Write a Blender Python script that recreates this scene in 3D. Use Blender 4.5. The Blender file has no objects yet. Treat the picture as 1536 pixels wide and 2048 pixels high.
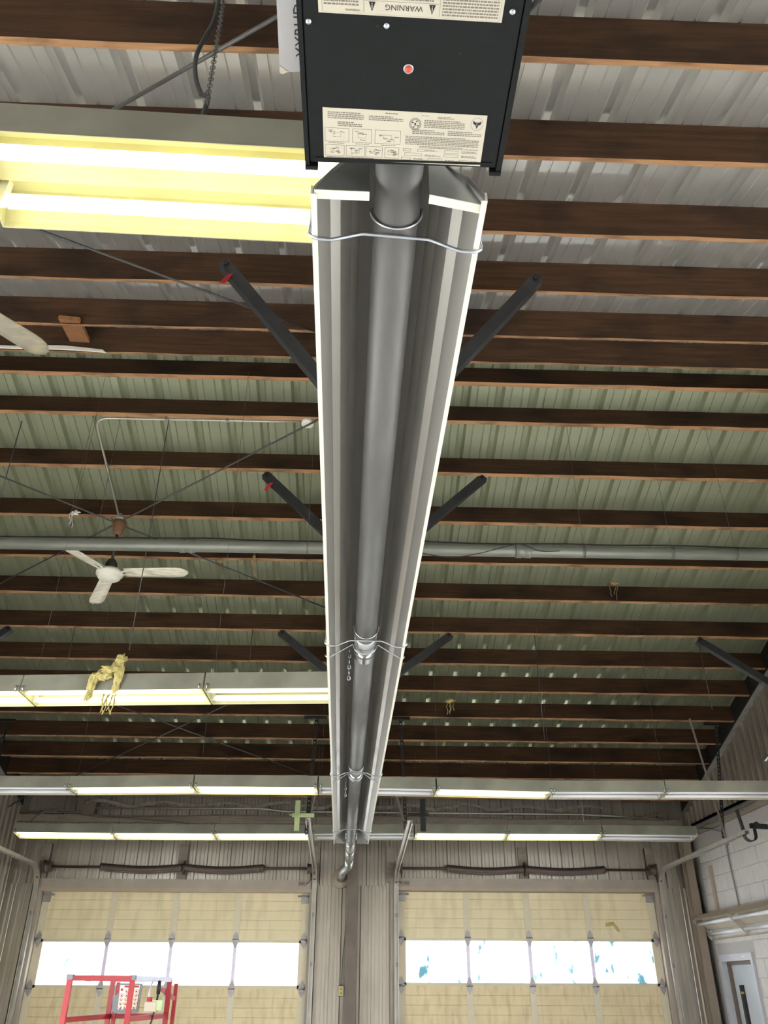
import bpy, bmesh, math, random
import numpy as np
from mathutils import Vector, Matrix

scene = bpy.context.scene
COL = scene.collection
R = random.Random(7)

# ------------------------------------------------------------------ camera
EYE = 1.7
F, TH, PS, RO = 1619.75, 0.531604, 0.0324585, 0.0039529
_fw = np.array([math.sin(PS)*math.cos(TH), math.cos(PS)*math.cos(TH), math.sin(TH)])
_rt = np.array([math.cos(PS), -math.sin(PS), 0.0])
_up = np.cross(_rt, _fw)
_r = _rt*math.cos(RO)+_up*math.sin(RO)
_u = -_rt*math.sin(RO)+_up*math.cos(RO)
cam_d = bpy.data.cameras.new('camera')
cam = bpy.data.objects.new('camera', cam_d)
COL.objects.link(cam)
cam_d.sensor_fit = 'HORIZONTAL'
cam_d.sensor_width = 36.0
cam_d.lens = 36.0*F/1536.0
cam_d.clip_start = 0.02
cam.matrix_world = Matrix((( _r[0], _u[0], -_fw[0], 0), (_r[1], _u[1], -_fw[1], 0), (_r[2], _u[2], -_fw[2], EYE), (0, 0, 0, 1)))
scene.camera = cam

# ------------------------------------------------------------------ light and exposure
scene.view_settings.view_transform = 'Standard'
scene.view_settings.look = 'None'
scene.view_settings.gamma = 1.0
scene.view_settings.use_curve_mapping = False
scene.view_settings.exposure = 0.6
world = bpy.data.worlds.new('overcast_sky')
scene.world = world
world.use_nodes = True
_bg = world.node_tree.nodes['Background']
_bg.inputs[0].default_value = (0.86, 0.93, 1.0, 1)
_bg.inputs[1].default_value = 11.0
LAMP_POWER = 2.8
try:
    scene.cycles.use_denoising = True
    scene.cycles.max_bounces = 6
    scene.cycles.use_light_tree = False
    scene.cycles.diffuse_bounces = 3
    scene.cycles.glossy_bounces = 3
    scene.cycles.sample_clamp_indirect = 6.0
    scene.cycles.adaptive_threshold = 0.06
except Exception:
    pass

# ------------------------------------------------------------------ pixel -> place helpers
YR, ZR, MN, MF = 5.16957, 4.75243+EYE, 0.317651, 0.296427   # ridge and roof slopes
def ray(x, y): return _fw+_r*(x-768)/F+_u*(1024-y)/F
def onY(x, y, Y): d = ray(x, y); return Vector(d*Y/d[1])+Vector((0, 0, EYE))
def onX(x, y, X): d = ray(x, y); return Vector(d*X/d[0])+Vector((0, 0, EYE))
def onZ(x, y, Z): d = ray(x, y); return Vector(d*(Z-EYE)/d[2])+Vector((0, 0, EYE))
def on_far(x, y, off=0.0):
    d = ray(x, y); t = (ZR-EYE+MF*YR-off)/(d[2]+MF*d[1]); return Vector(d*t)+Vector((0, 0, EYE))
def on_near(x, y, off=0.0):
    d = ray(x, y); t = (ZR-EYE-MN*YR-off)/(d[2]-MN*d[1]); return Vector(d*t)+Vector((0, 0, EYE))
def roof_z(Y): return ZR-MF*(Y-YR) if Y > YR else ZR-MN*(YR-Y)

# ------------------------------------------------------------------ materials
def lin(c):
    return tuple((v/255/12.92 if v/255 <= 0.04045 else ((v/255+0.055)/1.055)**2.4) for v in c)+(1,)
MATS = {}
def mat(name, col, rough=0.6, metal=0.0, var=0.12, scale=6.0, stretch=(1, 1, 1), bump=0.0, bscale=None,
        stain=None, stain_amt=0.0, stain_scale=2.0, stain_stretch=(1, 1, 1), spec=0.5, obj_rand=0.0):
    m = bpy.data.materials.new(name); MATS[name] = m
    m.use_nodes = True
    nt = m.node_tree; N = nt.nodes; L = nt.links
    b = N['Principled BSDF']
    b.inputs['Roughness'].default_value = rough
    b.inputs['Metallic'].default_value = metal
    b.inputs['Specular IOR Level'].default_value = spec
    c = lin(col)
    tc = N.new('ShaderNodeTexCoord')
    mp = N.new('ShaderNodeMapping'); mp.inputs['Scale'].default_value = stretch
    L.new(tc.outputs['Object'], mp.inputs[0])
    nz = N.new('ShaderNodeTexNoise'); nz.inputs['Scale'].default_value = scale; nz.inputs['Detail'].default_value = 5
    if obj_rand:
        oi = N.new('ShaderNodeObjectInfo'); ad = N.new('ShaderNodeVectorMath'); ad.operation = 'ADD'
        mu = N.new('ShaderNodeMath'); mu.operation = 'MULTIPLY'; mu.inputs[1].default_value = 37.0
        L.new(oi.outputs['Random'], mu.inputs[0]); L.new(mp.outputs[0], ad.inputs[0]); L.new(mu.outputs[0], ad.inputs[1])
        vec = ad.outputs[0]
    else:
        vec = mp.outputs[0]
    L.new(vec, nz.inputs['Vector'])
    rp = N.new('ShaderNodeValToRGB')
    rp.color_ramp.elements[0].position = 0.28; rp.color_ramp.elements[1].position = 0.72
    rp.color_ramp.elements[0].color = tuple(max(0, v*(1-var)) for v in c[:3])+(1,)
    rp.color_ramp.elements[1].color = tuple(min(1, v*(1+var)) for v in c[:3])+(1,)
    L.new(nz.outputs['Fac'], rp.inputs[0])
    out = rp.outputs[0]
    if stain is not None:
        mp2 = N.new('ShaderNodeMapping'); mp2.inputs['Scale'].default_value = stain_stretch
        L.new(tc.outputs['Object'], mp2.inputs[0])
        n2 = N.new('ShaderNodeTexNoise'); n2.inputs['Scale'].default_value = stain_scale; n2.inputs['Detail'].default_value = 6
        if obj_rand:
            ad2 = N.new('ShaderNodeVectorMath'); ad2.operation = 'ADD'
            L.new(mp2.outputs[0], ad2.inputs[0]); L.new(mu.outputs[0], ad2.inputs[1]); L.new(ad2.outputs[0], n2.inputs['Vector'])
        else:
            L.new(mp2.outputs[0], n2.inputs['Vector'])
        r2 = N.new('ShaderNodeValToRGB')
        r2.color_ramp.elements[0].position = 0.48; r2.color_ramp.elements[1].position = 0.68
        r2.color_ramp.elements[0].color = (0, 0, 0, 1); r2.color_ramp.elements[1].color = (stain_amt,)*3+(1,)
        L.new(n2.outputs['Fac'], r2.inputs[0])
        mx = N.new('ShaderNodeMix'); mx.data_type = 'RGBA'
        L.new(r2.outputs[0], mx.inputs[0]); L.new(out, mx.inputs[6]); mx.inputs[7].default_value = lin(stain)
        out = mx.outputs[2]
    L.new(out, b.inputs['Base Color'])
    if bump:
        n3 = N.new('ShaderNodeTexNoise'); n3.inputs['Scale'].default_value = bscale or scale*6; n3.inputs['Detail'].default_value = 4
        L.new(vec, n3.inputs['Vector'])
        bp = N.new('ShaderNodeBump'); bp.inputs['Strength'].default_value = bump; bp.inputs['Distance'].default_value = 0.01
        L.new(n3.outputs['Fac'], bp.inputs['Height']); L.new(bp.outputs[0], b.inputs['Normal'])
    return m
def emit(name, col, strength):
    m = bpy.data.materials.new(name); MATS[name] = m; m.use_nodes = True
    b = m.node_tree.nodes['Principled BSDF']
    b.inputs['Base Color'].default_value = (0.8, 0.8, 0.78, 1)
    b.inputs['Emission Color'].default_value = col+(1,)
    b.inputs['Emission Strength'].default_value = strength
    return m

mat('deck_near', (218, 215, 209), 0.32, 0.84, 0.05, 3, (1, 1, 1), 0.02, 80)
mat('deck_far', (174, 178, 150), 0.38, 0.75, 0.05, 3, (1, 1, 1), 0.02, 80)  # greenish lamp light put into the tint of the far sheets
mat('wood_lit_bottom', (158, 118, 84), 0.78, 0, 0.2, 5, (0.6, 9, 9), 0.2, 30, stain=(70, 46, 32), stain_amt=0.6, stain_scale=3, stain_stretch=(1.5, 4, 4), spec=0.2, obj_rand=1)
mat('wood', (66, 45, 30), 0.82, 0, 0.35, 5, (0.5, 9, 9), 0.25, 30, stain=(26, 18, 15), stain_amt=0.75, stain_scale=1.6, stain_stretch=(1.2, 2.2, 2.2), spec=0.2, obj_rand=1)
mat('wood_new', (142, 98, 66), 0.75, 0, 0.2, 6, (8, 8, 1), 0.15, 40, spec=0.2)
mat('wood_grey', (146, 134, 122), 0.8, 0, 0.2, 6, (1, 8, 8), 0.15, 40, spec=0.2)
mat('wall_metal', (182, 174, 162), 0.34, 0.8, 0.06, 2, (1, 1, 0.5), 0.02, 50, stain=(112, 100, 86), stain_amt=0.3, stain_scale=1.5, stain_stretch=(2, 2, 0.5))
mat('steel_brown', (116, 102, 92), 0.6, 0.1, 0.15, 5, bump=0.1)
mat('steel_dark', (84, 82, 80), 0.48, 0.5, 0.2, 8, bump=0.08)
mat('steel_black', (34, 32, 32), 0.6, 0.3, 0.2, 12)
mat('galv', (176, 178, 176), 0.33, 0.9, 0.10, 14, bump=0.03)
mat('galv_dull', (150, 148, 142), 0.5, 0.6, 0.12, 8, bump=0.04)
mat('track', (190, 184, 174), 0.4, 0.6, 0.12, 6)
mat('alum', (178, 174, 167), 0.38, 0.8, 0.05, 3, (6, 0.3, 6), 0.03, 30)
mat('alum_edge', (228, 222, 208), 0.5, 0.2, 0.04, 6)
mat('tube_steel', (112, 110, 108), 0.52, 0.6, 0.10, 5, (4, 1, 4), 0.04, 40)
mat('stainless', (214, 216, 220), 0.2, 1.0, 0.04, 5)
mat('wire', (196, 200, 208), 0.25, 0.95, 0.05, 20)
mat('black_paint', (17, 19, 19), 0.6, 0.0, 0.12, 40, bump=0.12, bscale=400, spec=0.22)
mat('label_paper', (192, 183, 166), 0.55, 0, 0.03, 6)
mat('ink', (58, 54, 56), 0.7, 0, 0.05, 20)
mat('ink_grey', (116, 108, 97), 0.7, 0, 0.1, 60)
mat('ink_black', (22, 20, 26), 0.6, 0, 0.05, 20)
mat('red_lens', (196, 66, 48), 0.3, 0, 0.05, 20)
mat('carton', (176, 172, 172), 0.6, 0, 0.05, 5)
mat('enamel', (196, 188, 146), 0.45, 0, 0.06, 6, stain=(150, 130, 96), stain_amt=0.25, stain_scale=4)
mat('enamel_side', (140, 138, 124), 0.5, 0, 0.10, 5, stain=(92, 86, 76), stain_amt=0.4, stain_scale=3)
mat('lamp_off', (232, 232, 236), 0.25, 0, 0.02, 6)
mat('lamp_cap', (190, 186, 176), 0.35, 0.8, 0.05, 6)
emit('lamp_dim', (0.97, 1.0, 0.62), LAMP_POWER*0.3)
emit('lamp_on', (0.97, 1.0, 0.56), LAMP_POWER)
mat('fan_white', (222, 214, 194), 0.5, 0, 0.08, 6, stain=(120, 104, 84), stain_amt=0.55, stain_scale=7, stain_stretch=(1, 5, 1))
mat('fan_dusty_dim', (134, 126, 110), 0.7, 0, 0.15, 6, stain=(176, 158, 112), stain_amt=0.6, stain_scale=5, stain_stretch=(1, 3, 1))  # dust, plus dim light put into the darker blade colour
mat('brace_steel', (54, 54, 55), 0.5, 0.3, 0.2, 8, bump=0.08)
mat('fan_hub', (216, 212, 196), 0.45, 0, 0.05, 6)
mat('fan_dark', (52, 42, 40), 0.5, 0, 0.1, 6)
mat('rust_brown', (118, 82, 58), 0.6, 0, 0.15, 8)
mat('pipe_grey', (116, 117, 108), 0.45, 0.35, 0.12, 4, (1, 4, 4))
mat('conduit', (196, 192, 180), 0.4, 0.7, 0.08, 10)
mat('cable_black', (24, 24, 24), 0.6, 0, 0.1, 20)
mat('cable_grey', (120, 112, 102), 0.6, 0, 0.1, 20)
mat('red_tag', (168, 34, 40), 0.7, 0, 0.15, 30)
mat('door_cream', (232, 216, 178), 0.55, 0, 0.05, 3, (1, 1, 1), stain=(170, 150, 116), stain_amt=0.30, stain_scale=2.2, stain_stretch=(3, 3, 0.6))
mat('door_cream_dirty', (228, 208, 166), 0.6, 0, 0.08, 3, (1, 1, 1), stain=(168, 144, 106), stain_amt=0.4, stain_scale=2.5, stain_stretch=(5, 1, 1.2))
mat('door_stile', (214, 202, 176), 0.5, 0.1, 0.05, 5)
mat('muntin', (222, 212, 230), 0.45, 0.3, 0.05, 6)  # window glare put into the pale lavender colour
mat('hinge', (158, 152, 150), 0.45, 0.7, 0.12, 20)
mat('header', (168, 156, 144), 0.55, 0.15, 0.10, 4, (1, 1, 1), 0.05)
mat('spring', (104, 88, 82), 0.5, 0.5, 0.15, 8)
mat('block', (204, 198, 194), 0.7, 0, 0.05, 9, bump=0.15, bscale=60, obj_rand=1)
mat('mortar', (178, 172, 168), 0.8, 0, 0.06, 20)
mat('trim_tan', (176, 158, 138), 0.6, 0.05, 0.08, 4)
mat('steel_tan', (150, 134, 118), 0.6, 0.05, 0.08, 4)
mat('frame_brown', (112, 98, 86), 0.6, 0.05, 0.08, 4)
mat('enamel_off', (182, 172, 156), 0.45, 0, 0.06, 6, stain=(160, 140, 116), stain_amt=0.25, stain_scale=4)
mat('enamel_tan', (180, 160, 138), 0.5, 0, 0.08, 5)
mat('steel_door', (190, 194, 200), 0.5, 0.1, 0.04, 3)
mat('door_frame', (196, 196, 202), 0.5, 0.1, 0.05, 4)
mat('concrete', (206, 202, 194), 0.8, 0, 0.12, 1.5, bump=0.1, bscale=30, stain=(140, 136, 128), stain_amt=0.4, stain_scale=0.8)
mat('gravel', (176, 172, 162), 0.9, 0, 0.2, 1.0)
mat('red_paint', (152, 22, 27), 0.4, 0, 0.05, 10)
mat('pale_metal', (196, 194, 208), 0.4, 0.4, 0.05, 8)
mat('grey_plastic', (112, 110, 112), 0.55, 0, 0.05, 8)
mat('box_beige', (186, 172, 150), 0.5, 0, 0.05, 8)
mat('decal_cream', (244, 222, 196), 0.5, 0, 0.02, 8)
mat('green_paint', (176, 190, 140), 0.5, 0.1, 0.08, 8)
mat('insulation', (186, 172, 112), 0.95, 0, 0.25, 12, bump=0.5, bscale=60, spec=0.1)
mat('insulation_brown', (150, 122, 92), 0.95, 0, 0.3, 14, bump=0.5, bscale=60, spec=0.1)
mat('plastic_white', (226, 222, 210), 0.5, 0, 0.05, 10)
mat('foil_strip', (176, 168, 158), 0.5, 0.2, 0.3, 14, bump=0.6, bscale=30)
mat('spray_red', (150, 56, 56), 0.7, 0, 0.2, 20)
mat('outlet_ivory', (226, 212, 168), 0.4, 0, 0.03, 10)
mat('glass_dark', (20, 22, 26), 0.12, 0, 0.02, 5)
mat('brass', (200, 170, 60), 0.3, 0.6, 0.02, 5)

def pane_material(name, amount):
    # frosted glazing film: scatters daylight; scraped and wet patches look through to blue-green
    m = bpy.data.materials.new(name); MATS[name] = m; m.use_nodes = True
    nt = m.node_tree; N = nt.nodes; L = nt.links
    N.remove(N['Principled BSDF'])
    out = N['Material Output']
    tc = N.new('ShaderNodeTexCoord'); mp = N.new('ShaderNodeMapping')
    mp.inputs['Scale'].default_value = (1.0, 1.0, 0.55); mp.inputs['Rotation'].default_value = (0, 0.35, 0)
    oi = N.new('ShaderNodeObjectInfo'); mu = N.new('ShaderNodeMath'); mu.operation = 'MULTIPLY'; mu.inputs[1].default_value = 23
    ad = N.new('ShaderNodeVectorMath'); ad.operation = 'ADD'
    L.new(tc.outputs['Object'], mp.inputs[0]); L.new(oi.outputs['Random'], mu.inputs[0])
    L.new(mp.outputs[0], ad.inputs[0]); L.new(mu.outputs[0], ad.inputs[1])
    nz = N.new('ShaderNodeTexNoise'); nz.inputs['Scale'].default_value = 7; nz.inputs['Detail'].default_value = 3
    L.new(ad.outputs[0], nz.inputs['Vector'])
    rp = N.new('ShaderNodeValToRGB')
    rp.color_ramp.elements[0].position = 0.545+(1-amount)*0.15; rp.color_ramp.elements[1].position = 0.64+(1-amount)*0.15
    rp.color_ramp.elements[0].color = (0.96, 0.97, 0.98, 1); rp.color_ramp.elements[1].color = (0.13, 0.21, 0.23, 1)
    L.new(nz.outputs['Fac'], rp.inputs[0])
    tr = N.new('ShaderNodeBsdfTranslucent'); gl = N.new('ShaderNodeBsdfGlossy'); gl.inputs['Roughness'].default_value = 0.2
    mx = N.new('ShaderNodeMixShader'); mx.inputs[0].default_value = 0.05
    L.new(rp.outputs[0], tr.inputs[0]); L.new(tr.outputs[0], mx.inputs[1]); L.new(gl.outputs[0], mx.inputs[2])
    L.new(mx.outputs[0], out.inputs[0])
pane_material('pane_clear', 0.30)
pane_material('pane_spotted', 1.0)
pane_material('pane_few', 0.75)

# ------------------------------------------------------------------ mesh helpers
ORG = {}
class MB:
    def __init__(s): s.v = []; s.f = []; s.sm = []
    def add(s, vs, fs, smooth=False):
        o = len(s.v); s.v += [Vector(v) for v in vs]
        for f in fs: s.f.append([i+o for i in f]); s.sm.append(smooth)
        return s
    def box(s, a, b):
        x0, y0, z0 = a; x1, y1, z1 = b
        return s.add([(x0, y0, z0), (x1, y0, z0), (x1, y1, z0), (x0, y1, z0), (x0, y0, z1), (x1, y0, z1), (x1, y1, z1), (x0, y1, z1)],
                     [(0, 3, 2, 1), (4, 5, 6, 7), (0, 1, 5, 4), (1, 2, 6, 5), (2, 3, 7, 6), (3, 0, 4, 7)])
    def obox(s, c, ax, ay, az):          # centre and three half-axis vectors
        c, ax, ay, az = map(Vector, (c, ax, ay, az))
        vs = [c+ax*i+ay*j+az*k for k in (-1, 1) for i, j in ((-1, -1), (1, -1), (1, 1), (-1, 1))]
        return s.add(vs, [(0, 3, 2, 1), (4, 5, 6, 7), (0, 1, 5, 4), (1, 2, 6, 5), (2, 3, 7, 6), (3, 0, 4, 7)])
    def bar(s, p, q, w, h, up=(0, 0, 1)):  # rectangular bar from p to q
        p, q, up = Vector(p), Vector(q), Vector(up)
        d = (q-p); l = d.length; d.normalize()
        a = d.cross(up)
        if a.length < 1e-4: a = d.cross(Vector((1, 0, 0)))
        a.normalize(); b = a.cross(d)
        return s.obox((p+q)/2, d*l/2, a*w/2, b*h/2)
    def sweep(s, path, prof, up=(0, 0, 1), closed=True, caps=True, smooth=False):
        # prof = list of (a, b) in the frame side / up
        P = [Vector(p) for p in path]; n = len(P); k = len(prof); up = Vector(up)
        vs = []; prev = None
        for i in range(n):
            d = (P[min(i+1, n-1)]-P[max(i-1, 0)]).normalized()
            if prev is None:
                a = d.cross(up)
                if a.length < 1e-3: a = d.cross(Vector((0, 1, 0)))
                a.normalize()
            else:
                a = (prev-d*prev.dot(d)).normalized()
            prev = a; b = a.cross(d)
            for (u, v) in prof: vs.append(P[i]+a*u+b*v)
        fs = []
        for i in range(n-1):
            for j in range(k if closed else k-1):
                j2 = (j+1) % k
                fs.append((i*k+j, i*k+j2, (i+1)*k+j2, (i+1)*k+j))
        s.add(vs, fs, smooth)
        if caps and closed:
            o = len(s.v)-len(vs)
            s.f.append([o+j for j in range(k)][::-1]); s.sm.append(False)
            s.f.append([o+(n-1)*k+j for j in range(k)]); s.sm.append(False)
        return s
    def tube(s, path, r, seg=8):
        return s.sweep(path, [(r*math.cos(2*math.pi*i/seg), r*math.sin(2*math.pi*i/seg)) for i in range(seg)], smooth=True)
    def lathe(s, c, prof, seg=20, axis=(0, 0, 1)):  # prof = (radius, height along axis)
        c = Vector(c); ax = Vector(axis).normalized()
        a = ax.cross(Vector((0, 1, 0)))
        if a.length < 1e-3: a = ax.cross(Vector((1, 0, 0)))
        a.normalize(); b = ax.cross(a)
        vs = []; k = len(prof)
        for i in range(seg):
            t = 2*math.pi*i/seg; d = a*math.cos(t)+b*math.sin(t)
            for (r, h) in prof: vs.append(c+d*r+ax*h)
        fs = [(i*k+j, ((i+1) % seg)*k+j, ((i+1) % seg)*k+j+1, i*k+j+1) for i in range(seg) for j in range(k-1)]
        s.add(vs, fs, True)
        o = len(s.v)-len(vs)
        if prof[0][0] > 1e-5: s.f.append([o+i*k for i in range(seg)]); s.sm.append(False)
        if prof[-1][0] > 1e-5: s.f.append([o+i*k+k-1 for i in range(seg)][::-1]); s.sm.append(False)
        return s
    def ring(s, c, R0, r, axis=(0, 1, 0), seg=20, a0=0.0, a1=2*math.pi):
        c = Vector(c); ax = Vector(axis).normalized()
        a = ax.cross(Vector((0, 0, 1)));
        if a.length < 1e-3: a = Vector((1, 0, 0))
        a.normalize(); b = ax.cross(a)
        path = [c+(a*math.cos(a0+(a1-a0)*i/seg)+b*math.sin(a0+(a1-a0)*i/seg))*R0 for i in range(seg+1)]
        return s.tube(path, r, 6)
    def prism(s, poly, ext):           # 3-D polygon extruded by a vector
        P = [Vector(p) for p in poly]; e = Vector(ext); n = len(P)
        s.add(P+[p+e for p in P], [tuple(range(n))[::-1], tuple(range(n, 2*n))]+[(i, (i+1) % n, n+(i+1) % n, n+i) for i in range(n)])
        return s
    def build(s, name, material, parent=None, bevel=0.0):
        me = bpy.data.meshes.new(name)
        if parent is not None:
            org = Vector(ORG[parent.name])
        else:
            xs = [v for v in s.v]
            mn_ = Vector([min(v[i] for v in xs) for i in range(3)]); mx_ = Vector([max(v[i] for v in xs) for i in range(3)])
            org = Vector(((mn_.x+mx_.x)/2, (mn_.y+mx_.y)/2, mn_.z))
        me.from_pydata([tuple(v-org) for v in s.v], [], s.f)
        bm = bmesh.new(); bm.from_mesh(me)
        if all(len(f.verts) for f in bm.faces): bmesh.ops.recalc_face_normals(bm, faces=bm.faces)
        if bevel:
            bmesh.ops.bevel(bm, geom=[e for e in bm.edges], offset=bevel, segments=1, affect='EDGES', clamp_overlap=True)
        bm.to_mesh(me); bm.free()
        if not bevel:
            for p, q in zip(me.polygons, s.sm): p.use_smooth = q
        o = bpy.data.objects.new(name, me); COL.objects.link(o)
        me.materials.append(MATS[material])
        if parent is not None: o.parent = parent
        else: o.location = org
        ORG[o.name] = tuple(org)
        return o

def tag(o, label=None, cat=None, group=None, kind=None):
    if label: o['label'] = label
    if cat: o['category'] = cat
    if group: o['group'] = group
    if kind: o['kind'] = kind
    return o
def thing(name, loc, label=None, cat=None, group=None, kind=None):
    o = bpy.data.objects.new(name, None); COL.objects.link(o)
    o.empty_display_size = 0.1
    o.location = loc; ORG[o.name] = tuple(loc)
    return tag(o, label, cat, group, kind)
def copy_tree(o, parent=None):
    c = o.copy(); COL.objects.link(c); c.parent = parent
    for ch in list(o.children): copy_tree(ch, c)
    return c
def text_mesh(txt, size, origin, right, up, parent, name='lettering', material='ink_black'):
    cu = bpy.data.curves.new('t', 'FONT'); cu.body = txt; cu.size = size; cu.align_x = 'CENTER'; cu.align_y = 'CENTER'
    cu.resolution_u = 2
    to = bpy.data.objects.new('t', cu); COL.objects.link(to)
    dg = bpy.context.evaluated_depsgraph_get()
    me = bpy.data.meshes.new_from_object(to.evaluated_get(dg))
    bpy.data.objects.remove(to); bpy.data.curves.remove(cu)
    right, up, origin = Vector(right).normalized(), Vector(up).normalized(), Vector(origin)
    org = Vector(ORG[parent.name])
    for v in me.vertices: v.co = origin+right*v.co.x+up*v.co.y-org
    me.materials.clear(); me.materials.append(MATS[material])
    me.name = name
    o = bpy.data.objects.new(name, me); COL.objects.link(o); o.parent = parent; ORG[o.name] = tuple(org)
    return o
def arc3(p0, p1, p2, r, n=6):           # corner p1 rounded with radius-like trim r
    p0, p1, p2 = Vector(p0), Vector(p1), Vector(p2)
    a = p1+(p0-p1).normalized()*r; b = p1+(p2-p1).normalized()*r
    return [a*(1-t)**2+p1*2*t*(1-t)+b*t*t for t in [i/n for i in range(n+1)]]

# ================================================================== THE SETTING
XL, XR, YF, YB = -4.92, 4.95, 12.6, -2.3
MB().box((XL-0.3, YB-0.2, -0.15), (XR+0.3, YF+0.2, 0.0)).build('floor', 'concrete')['kind'] = 'structure'
MB().box((-60, -60, -0.4), (60, 80, -0.16)).build('ground', 'gravel')['kind'] = 'structure'

# ---- roof: sheets and purlins
ceiling = thing('ceiling', (0, YR, ZR), kind='structure')
def deck_profile(n=3, pitch=0.305):
    P = []
    for k in range(n):
        o = k*pitch
        P += [(o-0.042, 0), (o-0.020, 0.042), (o+0.020, 0.042), (o+0.042, 0)]
        for q in (0.102, 0.203):
            P += [(o+q-0.009, 0), (o+q-0.004, 0.008), (o+q+0.002, 0.008), (o+q+0.005, 0)]
    P.append((n*pitch-0.042, 0))
    return P
def deck(slope, y0, y1, phase, material):
    prof = deck_profile()
    c = 1/math.hypot(1, slope)
    sgn = -1 if y1 < y0 else 1
    nrm = Vector((0, (slope if sgn > 0 else -slope)*c, c))
    nx = math.ceil((XR+0.3-XL)/0.915)+1
    x0 = phase+math.floor((XL-0.2-phase)/0.915)*0.915
    first = None
    for i in range(nx):
        x = x0+i*0.915
        if first is None:
            m = MB(); a = Vector((x, y0, roof_z(y0))); b = Vector((x, y1, ZR-slope*abs(y1-YR)))
            # clip at walls is not needed: the sheets run on as the eaves overhang
            vs = []
            for p in (a, b):
                for (u, h) in prof: vs.append(p+Vector((u, 0, 0))+nrm*h)
            k = len(prof)
            m.add(vs, [(j, j+1, k+j+1, k+j) for j in range(k-1)])
            first = m.build('roof_sheet', material, ceiling)
        else:
            o = first.copy(); COL.objects.link(o); o.parent = ceiling; o.location.x = first.location.x+i*0.915
deck(MF, YR, YF+0.3, 0.003, 'deck_far')
deck(MN, YR, YB-0.3, 0.024, 'deck_near')
MB().box((XL-0.2, YR-0.12, ZR+0.02), (XR+0.2, YR+0.12, ZR+0.06)).build('ridge_cap', 'galv_dull', ceiling)

def purlin(side, dist, h=0.216, t=0.04, x0=XL-0.01, x1=XR+0.028, seed=0):
    m_ = MN if side == 'n' else MF; c = 1/math.hypot(1, m_)
    rr = random.Random(seed)
    if side == 'n':
        top = Vector((0, YR-dist*c, ZR-dist*c*m_)); nrm = Vector((0, m_*c, -c)); tan = Vector((0, c, m_*c))
    else:
        top = Vector((0, YR+dist*c, ZR-dist*c*m_)); nrm = Vector((0, -m_*c, -c)); tan = Vector((0, c, -m_*c))
    mb = MB(); n = 26; vs = []
    for i in range(n+1):
        x = x0+(x1-x0)*i/n
        w1, w2, w3 = rr.uniform(-0.004, 0.004), rr.uniform(-0.004, 0.005), rr.uniform(-0.003, 0.003)
        o = Vector((x, 0, 0))+top
        vs += [o, o+tan*t, o+nrm*(h+w1)+tan*(t+w3), o+nrm*(h+w2)+tan*w3]
    fs = []
    for i in range(n):
        for j in range(4):
            fs.append((i*4+j, i*4+(j+1) % 4, i*4+4+(j+1) % 4, i*4+4+j))
    fs += [(0, 1, 2, 3), tuple(n*4+j for j in (3, 2, 1, 0))]
    mb.add(vs, fs)
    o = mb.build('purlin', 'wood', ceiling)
    o.data.materials.append(MATS['wood_lit_bottom'])           # light from below painted in: pale bottoms against darkened faces
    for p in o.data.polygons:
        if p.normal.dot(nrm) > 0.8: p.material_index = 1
    return o
near_d = [0.064, 0.573, 1.287, 2.003, 2.703, 3.366, 4.02, 4.66, 5.3, 5.95, 6.6, 7.3]
far_d = [0.273, 0.685, 1.290, 1.925, 2.507, 3.08, 3.665, 4.252, 4.81, 5.394, 5.945, 6.456, 6.915, 7.42]
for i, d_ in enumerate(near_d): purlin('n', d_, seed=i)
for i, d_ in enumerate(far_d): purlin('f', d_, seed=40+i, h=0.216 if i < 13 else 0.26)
# loose wood block and torn vapour barrier on the ridge purlins
q = on_near(148, 640, 0.23)
pb = [on_near(116, 637, 0.235), on_near(158, 641, 0.235), onY(181, 689, YR+0.03), onY(142, 687, YR+0.03)]
MB().prism(pb, (0, 0, 0.035)).build('wood_block', 'wood_new', ceiling)

# ---- steel rafter above the heater, and the wall columns
def ibeam(m, p, q, depth, flange, tw=0.012, up=(0, 0, 1)):
    hw, hd = flange/2, depth/2
    prof = [(-hw, -hd), (hw, -hd), (hw, -hd+tw), (tw/2, -hd+tw), (tw/2, hd-tw), (hw, hd-tw), (hw, hd), (-hw, hd), (-hw, hd-tw), (-tw/2, hd-tw), (-tw/2, -hd+tw), (-hw, -hd+tw)]
    return m.sweep([p, q], prof, up)
RX = 0.10
m = MB()
ibeam(m, (RX-0.06, YF-0.25, roof_z(YF-0.25)-0.46), (RX, YR, ZR-0.50), 0.44, 0.16)
ibeam(m, (RX, YR, ZR-0.50), (RX, YB+0.3, roof_z(YB+0.3)-0.50), 0.44, 0.16)
m.build('rafter_beam', 'steel_dark', ceiling)

for nm_, x0_, x1_ in (('rake_shade_beam', XR-0.05, XR+0.028), ('rake_shade_beam', XL-0.02, XL+0.05)):
    m = MB()
    for (ya, yb_) in ((YR, YF-0.01), (YR, YB+0.01)):
        a_, b_ = Vector((0, ya, roof_z(ya) if ya != YR else ZR)), Vector((0, yb_, roof_z(yb_)))
        m.prism([(x0_, p.y, p.z-dz) for p, dz in ((a_, 0.012), (b_, 0.012), (b_, 0.262), (a_, 0.262))], (x1_-x0_, 0, 0))
    rk = m.build(nm_, 'steel_black', ceiling)  # shade inside the roof edge put into the near-black colour
    m = MB()
    for (ya, yb_) in ((YR, YF-0.01), (YR, YB+0.01)):
        a_, b_ = Vector((0, ya, ZR)), Vector((0, yb_, roof_z(yb_)))
        m.prism([(x0_-0.004, p.y, p.z-dz) for p, dz in ((a_, 0.262), (b_, 0.262), (b_, 0.276), (a_, 0.276))], (x1_-x0_, 0, 0))
    m.build('rake_trim', 'galv_dull', rk)

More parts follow.
